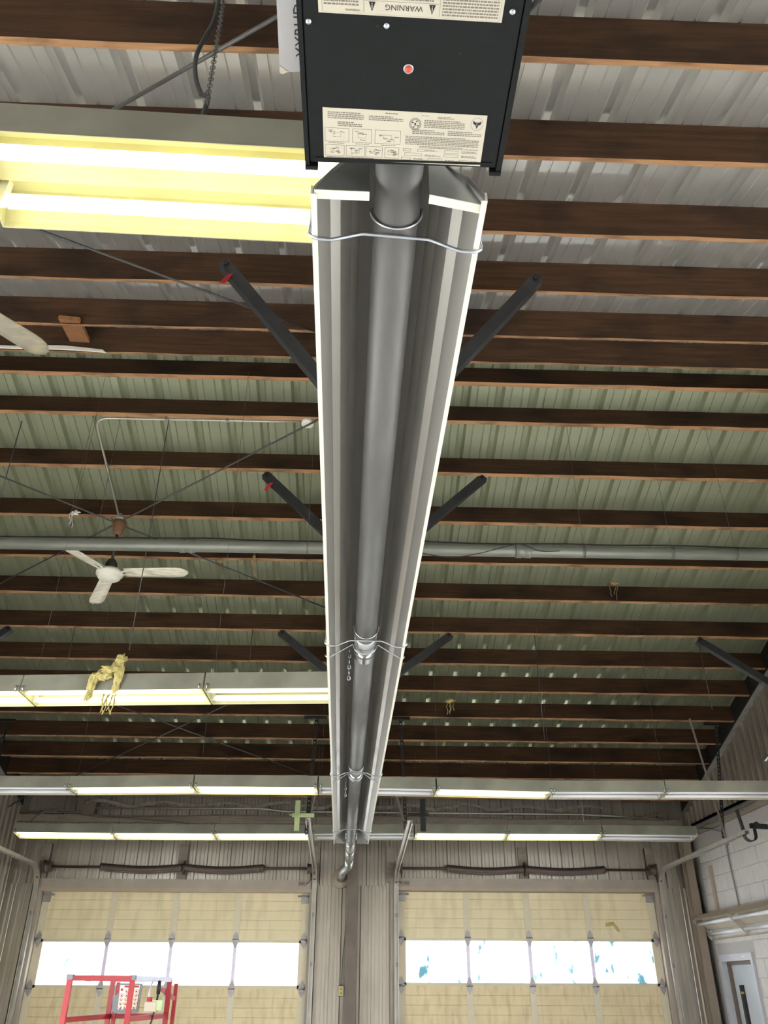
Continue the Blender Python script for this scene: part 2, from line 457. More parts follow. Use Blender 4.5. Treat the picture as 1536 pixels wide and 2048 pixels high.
# ---- far wall of ribbed sheet, with two door openings
def rib_profile(w, pitch=0.165, rib=0.046, hgt=0.030):
    P = [(0, 0)]; n = max(1, round(w/pitch)); pt = w/n
    for k in range(n):
        o = k*pt
        P += [(o+pt-rib-0.010, 0), (o+pt-rib, hgt), (o+pt-0.010, hgt), (o+pt, 0)]
        P.insert(len(P)-4, (o+0.045, 0)); P.insert(len(P)-4, (o+0.050, -0.004)); P.insert(len(P)-4, (o+0.058, -0.004)); P.insert(len(P)-4, (o+0.063, 0))
    return P
def wall_sheets(parent, axis, plane, u0, u1, zlo, zhi, sign, width=0.99, material='wall_metal', name='wall_sheet'):
    # axis 'x': sheet runs along X at Y=plane; relief towards sign*normal
    n = max(1, round((u1-u0)/width)); w = (u1-u0)/n
    for i in range(n):
        pr = rib_profile(w); m = MB(); vs = []
        for k in range(2):
            for (u, h) in pr:
                uu = u0+i*w+u
                z = (zlo(uu) if callable(zlo) else zlo) if k == 0 else (zhi(uu) if callable(zhi) else zhi)
                vs.append((uu, plane+sign*h, z) if axis == 'x' else (plane+sign*h, uu, z))
        kk = len(pr)
        m.add(vs, [(j, j+1, kk+j+1, kk+j) for j in range(kk-1)])
        m.build(name, material, parent)
DL0, DL1, DR0, DR1 = -4.33, -0.62, 0.62, 4.28     # door openings
DH_L, DH_R = 2.86, 2.90
wall_far = thing('wall_far', (0, YF, 0), kind='structure')
MB().box((XL-0.3, YF+0.006, 2.88), (XR+0.3, YF+0.06, 4.3)).box((DL1, YF+0.006, 0), (DR0, YF+0.06, 2.9)).box((XL-0.3, YF+0.006, 0), (DL0, YF+0.06, 2.9)).box((DR1, YF+0.006, 0), (XR+0.3, YF+0.06, 2.9)).build('leak_backing', 'wood_grey', wall_far)  # added unseen panels that stop daylight leaking through the sheet seams
wall_sheets(wall_far, 'x', YF, XL, XR+0.1, 2.95, roof_z(YF)+0.02, -1)
wall_sheets(wall_far, 'x', YF, DL1, DR0, 0, 2.95, -1, 0.62)
wall_sheets(wall_far, 'x', YF, XL, DL0, 0, 2.95, -1, 0.62)
wall_sheets(wall_far, 'x', YF, DR1, XR, 0, 2.95, -1, 0.62)
# girt and eave strut on the far wall
MB().box((XL+0.05, YF-0.10, 3.76), (XR-0.12, YF-0.03, 3.86)).build('girt', 'wood_grey', wall_far)
MB().box((XL+0.05, YF-0.055, 1.0), (XL+0.06, YF-0.03, 1.01)).build('screw', 'steel_dark', wall_far)
# corner and middle steel columns
m = MB(); ibeam(m, (-0.02, YF-0.13, 0), (-0.02, YF-0.13, roof_z(YF)-0.05), 0.20, 0.145, up=(0, 1, 0)); m.build('steel_column', 'steel_brown', wall_far)
m = MB(); ibeam(m, (XR-0.15, YF-0.13, 0), (XR-0.15, YF-0.13, 3.74), 0.18, 0.11, up=(0, 1, 0)); m.build('steel_column', 'steel_tan', wall_far)

# ---- left wall
wall_left = thing('wall_left', (XL, 5, 0), kind='structure')
LIGHT_GAP0, LIGHT_GAP1, LIGHT_GAPH = -1.6, 5.4, 3.3  # added openings out of view, letting daylight in from the sides
wall_sheets(wall_left, 'y', XL, YB, LIGHT_GAP0, 0, lambda y: roof_z(y)+0.03, 1)
wall_sheets(wall_left, 'y', XL, LIGHT_GAP0, LIGHT_GAP1, LIGHT_GAPH, lambda y: roof_z(y)+0.03, 1)
wall_sheets(wall_left, 'y', XL, LIGHT_GAP1, YF, 0, lambda y: roof_z(y)+0.03, 1)
MB().box((XL+0.025, 9.6, 1.68), (XL+0.17, 12.35, 1.72)).build('ledge', 'wood_grey', wall_left)
wall_sheets(wall_left, 'y', XL+0.03, 9.6, 12.2, 1.72, 2.42, 1, 0.9, 'door_stile', 'liner_sheet')

# ---- right wall: ribbed sheet over concrete block
wall_right = thing('wall_right', (XR, 5, 0), kind='structure')
BT = 3.72
wall_sheets(wall_right, 'y', XR+0.03, YB, YF, BT, lambda y: roof_z(y)+0.03, -1)
m = MB().box((XR+0.006, LIGHT_GAP1, 0), (XR+0.2, 8.3, BT)).box((XR+0.006, YB, 0), (XR+0.2, LIGHT_GAP0, BT)).box((XR+0.006, LIGHT_GAP0, LIGHT_GAPH), (XR+0.2, LIGHT_GAP1, BT)).box((XR+0.006, 8.3, 2.10), (XR+0.2, YF, BT)).box((XR+0.006, 12.27, 0), (XR+0.2, YF, 2.10)).box((XR+0.006, 8.3, 0), (XR+0.2, 11.25, 2.10))
m.build('mortar_bed', 'mortar', wall_right)
m = MB().box((XR-0.05, YB, BT+0.02), (XR+0.04, YF-0.25, BT+0.06)).box((XR-0.05, YB, BT-0.03), (XR-0.045, YF-0.25, BT+0.06)); m.build('ledge_angle', 'galv_dull', wall_right)
MB().box((XR-0.03, YB, BT-0.10), (XR+0.02, YF-0.25, BT-0.035)).build('sill_plate', 'wood_grey', wall_right)
bl = None; zc = 0.0
for r_ in range(0, 18):
    z0 = r_*0.203
    if z0+0.198 > BT-0.10 or z0 < 0.6: continue
    y = 8.35+(0.2 if r_ % 2 else 0)
    while y+0.40 < YF-0.2+0.21:
        y1 = min(y+0.398, YF-0.22)
        if not (z0 < 2.09 and y1 > 11.22 and y < 12.30) and y1-y > 0.1:
            full = abs((y1-y)-0.398) < 1e-3
            if full and bl is not None:
                o = bl.copy(); COL.objects.link(o); o.location = Vector((R.uniform(-0.002, 0.002), y-BY0, z0-BZ0))
            else:
                o = MB().box((XR, y, z0), (XR+0.03, y1, z0+0.195)).build('block', 'block', wall_right, bevel=0.003)
                if full: bl = o; BY0, BZ0 = y, z0
            o.parent = wall_right
        elif z0 < 2.09:
            for (a, b) in ((max(y, 8.3), min(y1, 11.20)), (max(y, 12.32), min(y1, YF-0.22))):
                if b-a > 0.05: MB().box((XR, a, z0), (XR+0.03, b, z0+0.195)).build('block', 'block', wall_right, bevel=0.003)
        y += 0.403
# vertical wood strip at the block wall's end
MB().box((XR-0.03, YF-0.62, 2.62), (XR-0.002, YF-0.54, 3.18)).build('wood_strip', 'trim_tan', wall_right)

# ---- wall behind the camera; each side wall has an added, unseen opening that lets daylight in
wall_back = thing('wall_back', (0, YB, 0), kind='structure')
wall_sheets(wall_back, 'x', YB, XL, XR, 0, 4.12, 1)

# ================================================================== OVERHEAD DOORS
def overhead_door(name, x0, x1, zs, panes, label_unused=None):
    d = thing(name, ((x0+x1)/2, YF+0.05, 0), kind='structure')
    yf = YF+0.03                                        # inner face of the door leaf
    st = 0.115
    for i in range(len(zs)-1):
        z0, z1 = zs[i]+0.001, zs[i+1]-0.001
        if i == 3: continue
        m = MB(); pts = []; n = 5; hh = (z1-z0)/n
        prof = [(yf+0.045, z0), (yf, z0)]
        for k in range(1, n):
            zz = z0+k*hh; prof += [(yf, zz-0.006), (yf+0.008, zz-0.002), (yf+0.008, zz+0.002), (yf, zz+0.006)]
        prof += [(yf, z1), (yf+0.045, z1)]
        m.prism([(x0, a, b) for (a, b) in prof], (x1-x0, 0, 0))
        m.build('door_section', 'door_cream' if i == 4 else 'door_cream_dirty', d)
    # glazed section: rails and muntins with one pane each
    z0, z1 = zs[3]-0.001, zs[4]+0.001
    MB().box((x0, yf, z0), (x1, yf+0.045, z0+0.035)).build('window_rail', 'door_stile', d)
    MB().box((x0, yf, z1-0.035), (x1, yf+0.045, z1)).build('window_rail', 'door_stile', d)
    MB().box((x0, yf, z0), (x0+st, yf+0.045, z1)).build('end_stile', 'door_stile', d)
    MB().box((x1-st, yf, z0), (x1, yf+0.045, z1)).build('end_stile', 'door_stile', d)
    px0, px1 = x0+st, x1-st; pw = (px1-px0)/4
    for k in range(4):
        MB().box((px0+k*pw, yf+0.028, z0+0.03), (px0+(k+1)*pw, yf+0.034, z1-0.03)).build('window_pane', panes[k], d)
    xs = [px0+k*pw for k in (1, 2, 3)]
    for xm in xs:
        MB().box((xm-0.024, yf+0.004, z0+0.03), (xm+0.024, yf+0.045, z1-0.03)).build('muntin', 'muntin', d)
        for i in (4, 2, 1, 0):
            MB().box((xm-0.042, yf-0.007, zs[i]+0.01), (xm+0.042, yf, zs[i+1]-0.01)).build('stile', 'door_stile', d)
    for i in (4, 2, 1, 0):
        MB().box((x0, yf-0.007, zs[i]+0.01), (x0+st-0.02, yf, zs[i+1]-0.01)).build('end_stile', 'door_stile', d)
        MB().box((x1-st+0.02, yf-0.007, zs[i]+0.01), (x1, yf, zs[i+1]-0.01)).build('end_stile', 'door_stile', d)
    hm = None
    for zi in (2, 3, 4):
        for xm in [x0+0.05]+xs+[x1-0.05]:
            z = zs[zi]; w = 0.036; y = yf-0.008
            if hm is None:
                m = MB()
                for s_ in (1, -1):
                    m.prism([(xm-w, y, z+s_*0.012), (xm+w, y, z+s_*0.012), (xm+w, y, z+s_*0.045), (xm, y, z+s_*0.105), (xm-w, y, z+s_*0.045)], (0, -0.006, 0))
                m.tube([(xm-w*1.15, y-0.012, z), (xm+w*1.15, y-0.012, z)], 0.013, 8)
                m.box((xm-w, y-0.012, z-0.016), (xm+w, y, z+0.016))
                hm = m.build('hinge', 'hinge', d); hx, hz = xm, z
            else:
                o = hm.copy(); COL.objects.link(o); o.parent = d; o.location = Vector((xm-hx, 0, z-hz))
    # top roller brackets
    for xm in (x0+0.06, x1-0.06):
        m = MB().box((xm-0.05, yf-0.03, zs[5]-0.15), (xm+0.05, yf, zs[5]-0.03)).tube([(xm-0.10, yf-0.03, zs[5]-0.06), (xm+0.10, yf-0.03, zs[5]-0.06)], 0.012, 8)
        m.build('roller_bracket', 'hinge', d)
    return d
door_1 = overhead_door('door_1', DL0, DL1, [0.0, 0.59, 1.14, 1.69, 2.265, 2.87], ['pane_few', 'pane_clear', 'pane_clear', 'pane_clear'])
door_2 = overhead_door('door_2', DR0, DR1, [0.0, 0.61, 1.17, 1.735, 2.305, 2.91], ['pane_few', 'pane_few', 'pane_spotted', 'pane_spotted'])

# ---- headers, tracks, springs above each door
C_PROF = [(-0.030, -0.020), (0.030, -0.020), (0.030, 0.022), (0.018, 0.022), (0.018, 0.012), (0.022, 0.012), (0.022, -0.013), (-0.022, -0.013), (-0.022, 0.012), (-0.018, 0.012), (-0.018, 0.022), (-0.030, 0.022)]
def header(x0, x1, z, side):
    t = thing('trim_1' if side == 0 else 'trim_2', ((x0+x1)/2, YF-0.05, z), kind='structure')
    MB().box((x0-0.02, YF-0.09, z+0.035), (x1+0.02, YF-0.01, z+0.15)).build('header_beam', 'header', t)
    MB().box((x0-0.05, YF-0.10, z-0.01), (x1+0.05, YF+0.02, z+0.035)).build('top_seal', 'trim_tan', t)
    MB().box((x0-0.10, YF-0.07, 0), (x0-0.005, YF+0.05, z+0.15)).build('jamb', 'header', t)
    MB().box((x1+0.005, YF-0.07, 0), (x1+0.10, YF+0.05, z+0.15)).build('jamb', 'header', t)
    return t
header(DL0, DL1, DH_L, 0); header(DR0, DR1, DH_R, 1)

def door_track(x, z, yend, zend, label, name='door_track'):
    t = thing(name, (x, YF-0.13, 0), label, 'track', 'overhead door tracks')
    y = YF-0.115
    path = [(x, y, 0.02), (x, y, z-0.30)]+arc3((x, y, z-0.4), (x, y, z+0.03), (x, y-0.6, z+0.035), 0.30, 10)[1:]+[(x, yend, zend)]
    MB().sweep(path, C_PROF, up=(0, -1, 0)).build('rail', 'track', t)
    for zz in (0.5, 1.2, 1.95, 2.55):
        MB().box((x-0.035, y, zz), (x+0.035, YF-0.01, zz+0.05)).build('wall_bracket', 'hinge', t)
    MB().box((x-0.035, y-0.02, z-0.12), (x+0.02, YF-0.02, z-0.02)).build('flag_bracket', 'spring', t)
    return t
door_track(DL0-0.075, 3.13, 9.2, 3.21, 'grey overhead door track bending onto the left wall side')
door_track(DL1+0.07, 3.13, 10.0, 3.40, 'pale door track left of the vent pipe, rising to a green bracket')
door_track(DR0-0.02, 3.10, 9.35, 3.27, 'pale door track right of the vent pipe, rising to a black bracket')
door_track(DR1+0.09, 3.14, 9.45, 3.22, 'grey overhead door track curving along the block wall')

def torsion(x0, x1, xs, z, cx, label, name='torsion_spring'):
    t = thing(name, (cx, YF-0.14, z-0.1), label, 'spring', 'torsion springs above the overhead doors')
    y = YF-0.14
    MB().tube([(x0, y, z), (x1, y, z)], 0.017, 10).build('shaft', 'spring', t)
    for (a, b) in ((xs[0], cx-0.02), (cx+0.02, xs[1])):
        n = 90; L_ = b-a; pts = []
        m = MB()
        path = []; prof = []
        k = 12; N_ = 140; vs = []; fs = []
        for i in range(N_+1):
            u = i/N_; xx = a+L_*u; sag = -0.030*math.sin(math.pi*u)
            rr = 0.049+0.004*math.cos(i*math.pi)
            for j in range(k):
                th = 2*math.pi*j/k; vs.append((xx, y+rr*math.cos(th), z+sag+rr*math.sin(th)))
        for i in range(N_):
            for j in range(k): fs.append((i*k+j, i*k+(j+1) % k, (i+1)*k+(j+1) % k, (i+1)*k+j))
        fs += [tuple(range(k)), tuple(N_*k+j for j in range(k))]
        m.add(vs, fs, True); m.build('coil', 'spring', t)
    for xx in (xs[0]-0.02, xs[1]+0.02):
        MB().lathe((xx-0.03, y, z), [(0.05, 0), (0.055, 0.03), (0.03, 0.06)], 14, (1, 0, 0)).build('winding_cone', 'spring', t)
    m = MB().prism([(cx, y-0.05, z-0.09), (cx, y+0.06, z-0.09), (cx, YF-0.06, z+0.10), (cx, y-0.02, z+0.09)], (0.02, 0, 0)).ring((cx+0.01, y, z), 0.056, 0.012, (1, 0, 0))
    m.build('centre_bracket', 'spring', t)
    for xx in (x0+0.07, x1-0.07):
        MB().lathe((xx-0.04, y, z), [(0.075, 0), (0.062, 0.015), (0.062, 0.07), (0.075, 0.085)], 18, (1, 0, 0)).build('cable_drum', 'spring', t)
        MB().box((xx+(0.05 if xx > cx else -0.07), y-0.06, z-0.08), (xx+(0.07 if xx > cx else -0.05), YF-0.02, z+0.08)).build('end_plate', 'spring', t)
    return t
pa, pb_, pc = onY(207, 1738, YF-0.14), onY(366, 1738, YF-0.14), onY(522, 1738, YF-0.14)
torsion(DL0-0.02, DL1+0.07, (pa.x, pc.x), 3.155, pb_.x, 'rusty torsion spring shaft above the left garage door')
pa, pb_, pc = onY(900, 1736, YF-0.14), onY(1049, 1736, YF-0.14), onY(1205, 1736, YF-0.14)
torsion(DR0-0.05, DR1+0.05, (pa.x, pc.x), 3.17, pb_.x, 'rusty torsion spring shaft above the right garage door')
# spring pad boards
for i, (x_, w_) in enumerate(((95, 0.13), (369, 0.13), (634, 0.10), (782, 0.12), (1043, 0.13), (1296, 0.13))):
    p_ = onY(x_, 1690, YF-0.05)
    MB().box((p_.x-w_/2, YF-0.06, 2.99), (p_.x+w_/2, YF-0.024, 3.47)).build('pad_board', 'wood_grey', wall_far)

# ---- brackets carrying the inner track ends, the hook on the right track
def strap_hook(loc, label, material, w=0.06, h=0.34):
    x, y, z = loc
    t = thing('track_bracket', loc, label, 'bracket', 'brackets at the ends of the door tracks')
    MB().box((x-w/2, y, z-h*0.35), (x+w/2, y+0.008, z+h*0.65)).build('strap', material, t)
    MB().box((x-0.06 if 'green' in label else x-0.17, y-0.03, z+0.03), (x+0.20 if 'green' in label else x+0.06, y, z+0.07)).build('cross_arm', material, t)
    for dx in (-0.07, -0.02, 0.03): MB().lathe((x+dx, y-0.03, z+0.05), [(0.012, 0), (0.012, 0.012)], 8, (0, -1, 0)).build('bolt', material, t)
    return t
strap_hook(onY(594, 1640, 10.03), 'pale green track bracket beside the heater, left side', 'green_paint')
strap_hook(onY(846, 1640, 9.38), 'black track bracket in front of the lit tube, right of heater', 'steel_black')
pk = onX(1490, 1668, 4.37)
t = thing('track_hook', pk, 'black J-shaped strap hook holding the track beside the block wall', 'hook')
pth = [pk+Vector((-0.03, 0.02, 0.26)), pk+Vector((-0.01, 0.0, 0.05))]+[pk+Vector((0.055-0.065*math.cos(a), 0, -0.02-0.055*math.sin(a))) for a in [i*math.pi/8 for i in range(9)]]+[pk+Vector((0.12, 0, 0.06))]
MB().sweep(pth, [(-0.035, -0.004), (0.035, -0.004), (0.035, 0.004), (-0.035, 0.004)], up=(1, 0, 0)).build('strap', 'steel_black', t)
m = MB().bar(pk+Vector((0.07, -0.02, 0.085)), pk+Vector((0.26, -0.02, 0.075)), 0.05, 0.05).lathe(pk+Vector((0.13, -0.03, 0.09)), [(0.035, -0.02), (0.035, 0.03)], 6, (0, -1, 0))
m.build('bolt', 'steel_black', t)

# ---- perforated angle hangers
def perforated_angle(p, q, label, w=0.04, stay=None):
    p, q = Vector(p), Vector(q)
    t = thing('perforated_angle', q, label, 'hanger', 'perforated angles hanging from the roof')
    d = (p-q); L_ = d.length; d.normalize()
    m = MB(); n = int(L_/0.05)
    # a strip with real holes: two edge bars and rungs
    x = Vector((1, 0, 0)); x = (x-d*x.dot(d)).normalized(); y = d.cross(x)
    m.obox((p+q)/2-x*w*0.36, d*L_/2, x*w*0.14, y*0.002); m.obox((p+q)/2+x*w*0.36, d*L_/2, x*w*0.14, y*0.002)
    m.obox((p+q)/2+x*w*0.5+y*w*0.4, d*L_/2, x*0.002, y*w*0.4)
    for i in range(n+1):
        m.obox(q+d*(i*L_/n), d*0.014, x*w*0.24, y*0.002)
    m.build('angle', 'steel_black', t)
    m = MB().box((p.x-0.16, p.y-0.02, p.z-0.02), (p.x+0.12, p.y+0.02, p.z+0.012)); m.build('top_angle', 'steel_black', t)
    if stay: MB().bar(stay[0], stay[1], 0.022, 0.022).build('diagonal_stay', 'steel_brown', t)
    return t
a = on_far(634, 1434, 0.235); perforated_angle(a, onY(612, 1668, a.y), 'black perforated hanger angle left of the heater', stay=(onY(637, 1562, a.y-0.2), onY(618, 1640, a.y-0.03)))
a = on_far(801, 1436, 0.235); perforated_angle(a, onY(812, 1672, a.y), 'black perforated hanger angle right of the heater', stay=(onY(790, 1583, a.y-0.2), onY(808, 1640, a.y-0.03)))
a = on_far(1432, 1447, 0.235); perforated_angle(a, onX(1447, 1675, a.x), 'dark perforated hanger angle beside the ribbed right wall', stay=(on_far(1379, 1437, 0.235), onX(1456, 1690, a.x+0.02)))
a = on_far(12, 1440, 0.235); perforated_angle(a, onX(-6, 1520, a.x), 'dark perforated hanger angle at the upper left wall')

# ================================================================== TUBE HEATER
HA = Vector((0.066, 1.06, 3.115)); HB = Vector((-0.038, 9.25, 3.03))
hd = (HB-HA).normalized(); hx = hd.cross(Vector((0, 0, 1))).normalized(); hz = hx.cross(hd)
def H(s, x=0, z=0): return HA+hd*s+hx*x+hz*z
HLEN = (HB-HA).length
heater = thing('tube_heater', H(0), 'long gas tube heater with polished reflector and black burner box', 'heater')
def refl_prof(W=0.18):
    half = [(W, 0.0), (W-0.004, 0.016), (0.146, 0.066), (0.124, 0.078), (0.099, 0.108), (0.080, 0.158), (0.046, 0.172), (0.026, 0.158), (0, 0.152)]
    right = half; left = [(-x, z) for (x, z) in half[:-1]][::-1]
    return right+left
TZ = 0.074                                    # tube centre above the lips
secs = [(0.05, 2.62), (2.50, 5.15), (5.05, HLEN)]
for i, (a, b) in enumerate(secs):
    pr = refl_prof(0.18+0.0015*i)
    inner = [(x, z+0.002*i) for (x, z) in pr]
    outer = [(x*1.006, z+0.0025+0.002*i) for (x, z) in pr]
    ring_ = inner+outer[::-1]
    MB().sweep([H(a), H(b)], ring_, up=hz).build('reflector', 'alum', heater)
    for s_ in (1, -1):
        W_ = 0.181+0.0015*i
        m = MB(); c_ = (H(a)+H(b))/2+hx*s_*W_+hz*0.006
        m.obox(c_, hd*(b-a)/2, hx*0.0022, hz*0.0125); m.obox(c_-hx*s_*0.004-hz*0.0125, hd*(b-a)/2, hx*0.0062, hz*0.0012)
        m.build('reflector_lip', 'alum_edge', heater)
# tube runs
for (a, b) in ((-0.12, 2.72), (2.72, 5.30), (5.30, HLEN+0.35)):
    MB().tube([H(a, 0, TZ), H(b, 0, TZ)], 0.0508, 28).build('heat_tube', 'tube_steel', heater)
for s_ in (2.72, 5.30):
    c = MB().lathe(H(s_-0.13, 0, TZ), [(0.0512, -0.003), (0.0545, 0), (0.0545, 0.26), (0.0512, 0.263)], 28, hd).build('coupling', 'stainless', heater)
    for q in (0.065, 0.19):
        MB().lathe(H(s_-0.13+q, 0, TZ), [(0.0545, -0.004), (0.056, -0.003), (0.056, 0.003), (0.0545, 0.004)], 28, hd).build('coupling_bead', 'tube_steel', c)
# end caps
def cap(s, sx, flange, name='end_cap', rot=0.0):
    x0, x1 = (0.062, 0.176) if sx > 0 else (-0.176, -0.062)
    m = MB(); e = hd
    P = [H(s+(abs(x)-0.06)*rot, x, z) for (x, z) in ((x0, 0.0), (x1, 0.0), (0.144*sx if sx > 0 else x1, 0.066) if sx > 0 else (x1, 0.0), (0.10*sx, 0.108) if sx > 0 else (-0.144, 0.066), (0.08*sx, 0.156) if sx > 0 else (-0.10, 0.108), (x0, 0.165) if sx > 0 else (-0.08, 0.156))]
    if sx < 0: P.append(H(s, x1*0+x1 if False else -0.064, 0.165))
    m.prism(P, e*0.0015)
    m.build(name, 'galv', heater)
    if flange:
        MB().obox(H(s+0.010+(0.06)*rot, (x0+x1)/2, -0.001), hx*(x1-x0)/2+hd*rot*(x1-x0)/2*sx, hd*0.011, hz*0.001).build('cap_flange', 'alum_edge', heater)
cap(0.045, 1, True, rot=0.18); cap(0.045, -1, True)
cap(HLEN-0.004, 1, False); cap(HLEN-0.004, -1, False)
# wire hangers and reflector braces
def hanger(s, r=0.0045, yaw=0.0):
    W_ = 0.187
    def Q(x, z): return H(s+x*yaw, x, z)
    pts = [Q(-W_, 0.035), Q(-W_-0.004, 0.0), Q(-W_+0.012, -0.012), Q(-0.14, -0.012), Q(-0.075, 0.016), Q(0.075, 0.016), Q(0.14, -0.012), Q(W_-0.012, -0.012), Q(W_+0.004, 0.0), Q(W_, 0.035)]
    full = [Q(-W_, 0.10)]+pts+[Q(W_, 0.10)]
    sm_ = [full[0]]
    for i in range(1, len(full)-1): sm_ += arc3(full[i-1], full[i], full[i+1], 0.007, 3)
    sm_.append(full[-1])
    m = MB().tube(sm_, r, 8)
    m.tube([H(s-0.02, 0.0565*math.cos(a), TZ+0.0565*math.sin(a)) for a in [math.pi*(0.95+1.1*i/24) for i in range(25)]], r*0.8, 8)
    m.tube([Q(-W_, 0.10), Q(0, 0.26), Q(W_, 0.10)], r, 6)
    o = m.build('wire_hanger', 'wire', heater)
    # chain from the hanger to the rafter
    top = H(s, 0, 0.26); zt = roof_z(top.y)-0.74
    m = MB(); n = int((zt-top.z)/0.035)
    for i in range(n):
        c = top+Vector((0, 0, 0.0175+i*0.035)); d_ = Vector((1, 0, 0)) if i % 2 else Vector((0, 1, 0))
        m.tube([c+Vector((0, 0, 0.02*math.cos(a)))+d_*0.009*math.sin(a) for a in [k*math.pi/3 for k in range(7)]], 0.002, 4)
    m.build('chain', 'galv_dull', heater)
hanger(0.17, yaw=0.06)
for s_ in (2.52, 5.10, 7.45): hanger(s_)
def brace(s):
    W_ = 0.186
    def Q(x, z): return H(s, x, z)
    full = [Q(-W_-0.01, 0.012), Q(-W_, -0.006), Q(-0.06, 0.062)]
    m = MB()
    pts = [Q(-W_-0.008, 0.010), Q(-W_+0.004, -0.006), Q(-0.064, TZ-0.006)]+[Q(0.056*math.cos(a), TZ-0.01+0.046*math.sin(a)) for a in [math.pi*(1+i/12) for i in range(13)]]+[Q(0.064, TZ-0.006), Q(W_-0.004, -0.006), Q(W_+0.008, 0.010)]
    m.tube(pts, 0.004, 8); m.build('wire_brace', 'wire', heater)
for s_ in (2.70, 5.36): brace(s_)
# short hanging chain ends beside the couplings
for s_ in (2.78, 5.52):
    m = MB(); c0 = H(s_, -0.075, 0.07)
    for i in range(6):
        c = c0-Vector((0, 0, 0.022*i))+hd*0.02*i; d_ = hx if i % 2 else hd
        m.tube([c+Vector((0, 0, 0.013*math.cos(a)))+d_*0.007*math.sin(a) for a in [k*math.pi/3 for k in range(7)]], 0.002, 4)
    m.build('chain_end', 'wire', heater)
# vent pipe to the wall
v0 = H(HLEN+0.10, 0, TZ); v1 = onY(699, 1712, 11.2); v2 = onY(697, 1731, 11.62); v3 = onY(686, 1741, 11.82); v4 = onY(682, 1757, YF-0.05)
MB().tube([v0, v0+(v1-v0)*0.55], 0.052, 24).build('vent_pipe', 'galv', heater)
MB().tube([v0+(v1-v0)*0.53, v1], 0.0545, 24).build('vent_pipe', 'galv', heater)
MB().lathe(v0+(v1-v0)*0.53, [(0.0545, -0.02), (0.060, -0.012), (0.060, 0.012), (0.0545, 0.02)], 24, (v1-v0)).build('crimp_band', 'galv_dull', heater)
e1 = arc3(v0, v2, v3, 0.09, 6); e2 = arc3(v2, v3, v4, 0.09, 6)
MB().tube([v1]+e1+e2, 0.0565, 24).build('elbow', 'galv', heater)
MB().tube([e2[-1], v4], 0.052, 24).build('vent_pipe', 'galv_dull', heater)
m = MB().lathe(v4+Vector((0, 0.0, 0)), [(0.060, -0.016), (0.130, -0.016), (0.130, 0.002), (0.060, 0.002)], 32, (0, 1, 0)); m.build('wall_thimble', 'trim_tan', heater)

# ---- burner box
bz = 3.05
c00, c10 = onZ(610, 335, bz), onZ(1000, 352, bz)
bx0, bx1, by1, by0 = -0.120, 0.254, 1.0, 0.44
bzt = bz+0.30
bb = MB().box((bx0+0.007, by0, bz), (bx1-0.009, by1-0.006, bzt)).build('burner_box', 'black_paint', heater, bevel=0.004)
# door panel edges, side flanges
m = MB().box((bx0, by0, bz-0.001), (bx0+0.008, by1+0.008, bzt-0.02)).box((bx1-0.010, by0, bz-0.001), (bx1, by1+0.008, bzt-0.02)).box((bx0+0.02, by1-0.02, bz-0.002), (bx1-0.02, by1-0.0155, bz))
m.box((bx0, by1-0.002, bz-0.004), (bx0+0.024, by1+0.006, bz+0.012)).box((bx1-0.022, by1-0.002, bz-0.004), (bx1, by1+0.006, bz+0.012))
m.build('case_flange', 'black_paint', bb)
for (x_, y_) in ((617, 43), (773, 52), (1025, 24)):
    p_ = onZ(x_, y_, bz-0.002)
    MB().lathe((p_.x, p_.y, bz), [(0.0052, 0), (0.0052, 0.002), (0.0035, 0.0042), (0.0, 0.0045)], 10, (0, 0, -1)).build('screw', 'wire', bb)
for (x_, y_) in ((755, 53), (920, 108)):
    p_ = onZ(x_, y_, bz-0.001)
    MB().lathe((p_.x, p_.y, bz+0.0005), [(0.0018, 0), (0.0018, 0.001)], 8, (0, 0, -1)).build('pinhole', 'ink_black', bb)
p_ = onZ(817, 137, bz)
lens = MB().lathe((p_.x, p_.y, bz), [(0.0062, 0), (0.0062, 0.003), (0.004, 0.0055), (0, 0.006)], 16, (0, 0, -1)).build('indicator_lens', 'red_lens', bb)
MB().lathe((p_.x, p_.y, bz), [(0.0088, 0), (0.0088, 0.002), (0.0068, 0.0032), (0.0064, 0.0005)], 18, (0, 0, -1)).build('lens_bezel', 'wire', bb)
# labels on the underside: u runs along image x, v along image y
def label_plate(q00, q10, q01, q11, name='rating_label'):
    P = [Vector(p) for p in (q00, q10, q11, q01)]
    pl = MB().prism([(p.x, p.y, bz) for p in P], (0, 0, -0.0008)).build(name, 'label_paper', bb)
    def at(u, v, dz=0.0):
        a = P[0]*(1-u)+P[1]*u; b = P[3]*(1-u)+P[2]*u
        c = a*(1-v)+b*v
        return Vector((c.x, c.y, bz-0.00095-dz))
    return pl, at
def quad(m, at, u0, v0, u1, v1):
    m.add([at(u0, v0), at(u1, v0), at(u1, v1), at(u0, v1)], [(0, 1, 2, 3)])
def para(m, at, u0, v0, u1, v1, n, rr, ww=0.02):
    dv = (v1-v0)/n
    for i in range(n):
        u = u0; ue = u1-(rr.random()*0.35*(u1-u0) if i == 0 else 0)   # upside-down print: the short line is on top
        while u < ue:
            w = rr.uniform(0.4, 1.6)*ww
            quad(m, at, u, v0+dv*(i+0.22), min(u+w, ue), v0+dv*(i+0.78)); u += w+ww*0.22
def frame(m, at, u0, v0, u1, v1, t=0.0022, asp=3.2):
    quad(m, at, u0, v0, u1, v0+t*asp); quad(m, at, u0, v1-t*asp, u1, v1); quad(m, at, u0, v0, u0+t, v1); quad(m, at, u1-t, v0, u1, v1)
rr = random.Random(3)
lb2, at2 = label_plate(onZ(645, 214, bz), onZ(975, 231, bz), onZ(648, 317, bz), onZ(960, 332, bz), 'wiring_label')
m = MB()
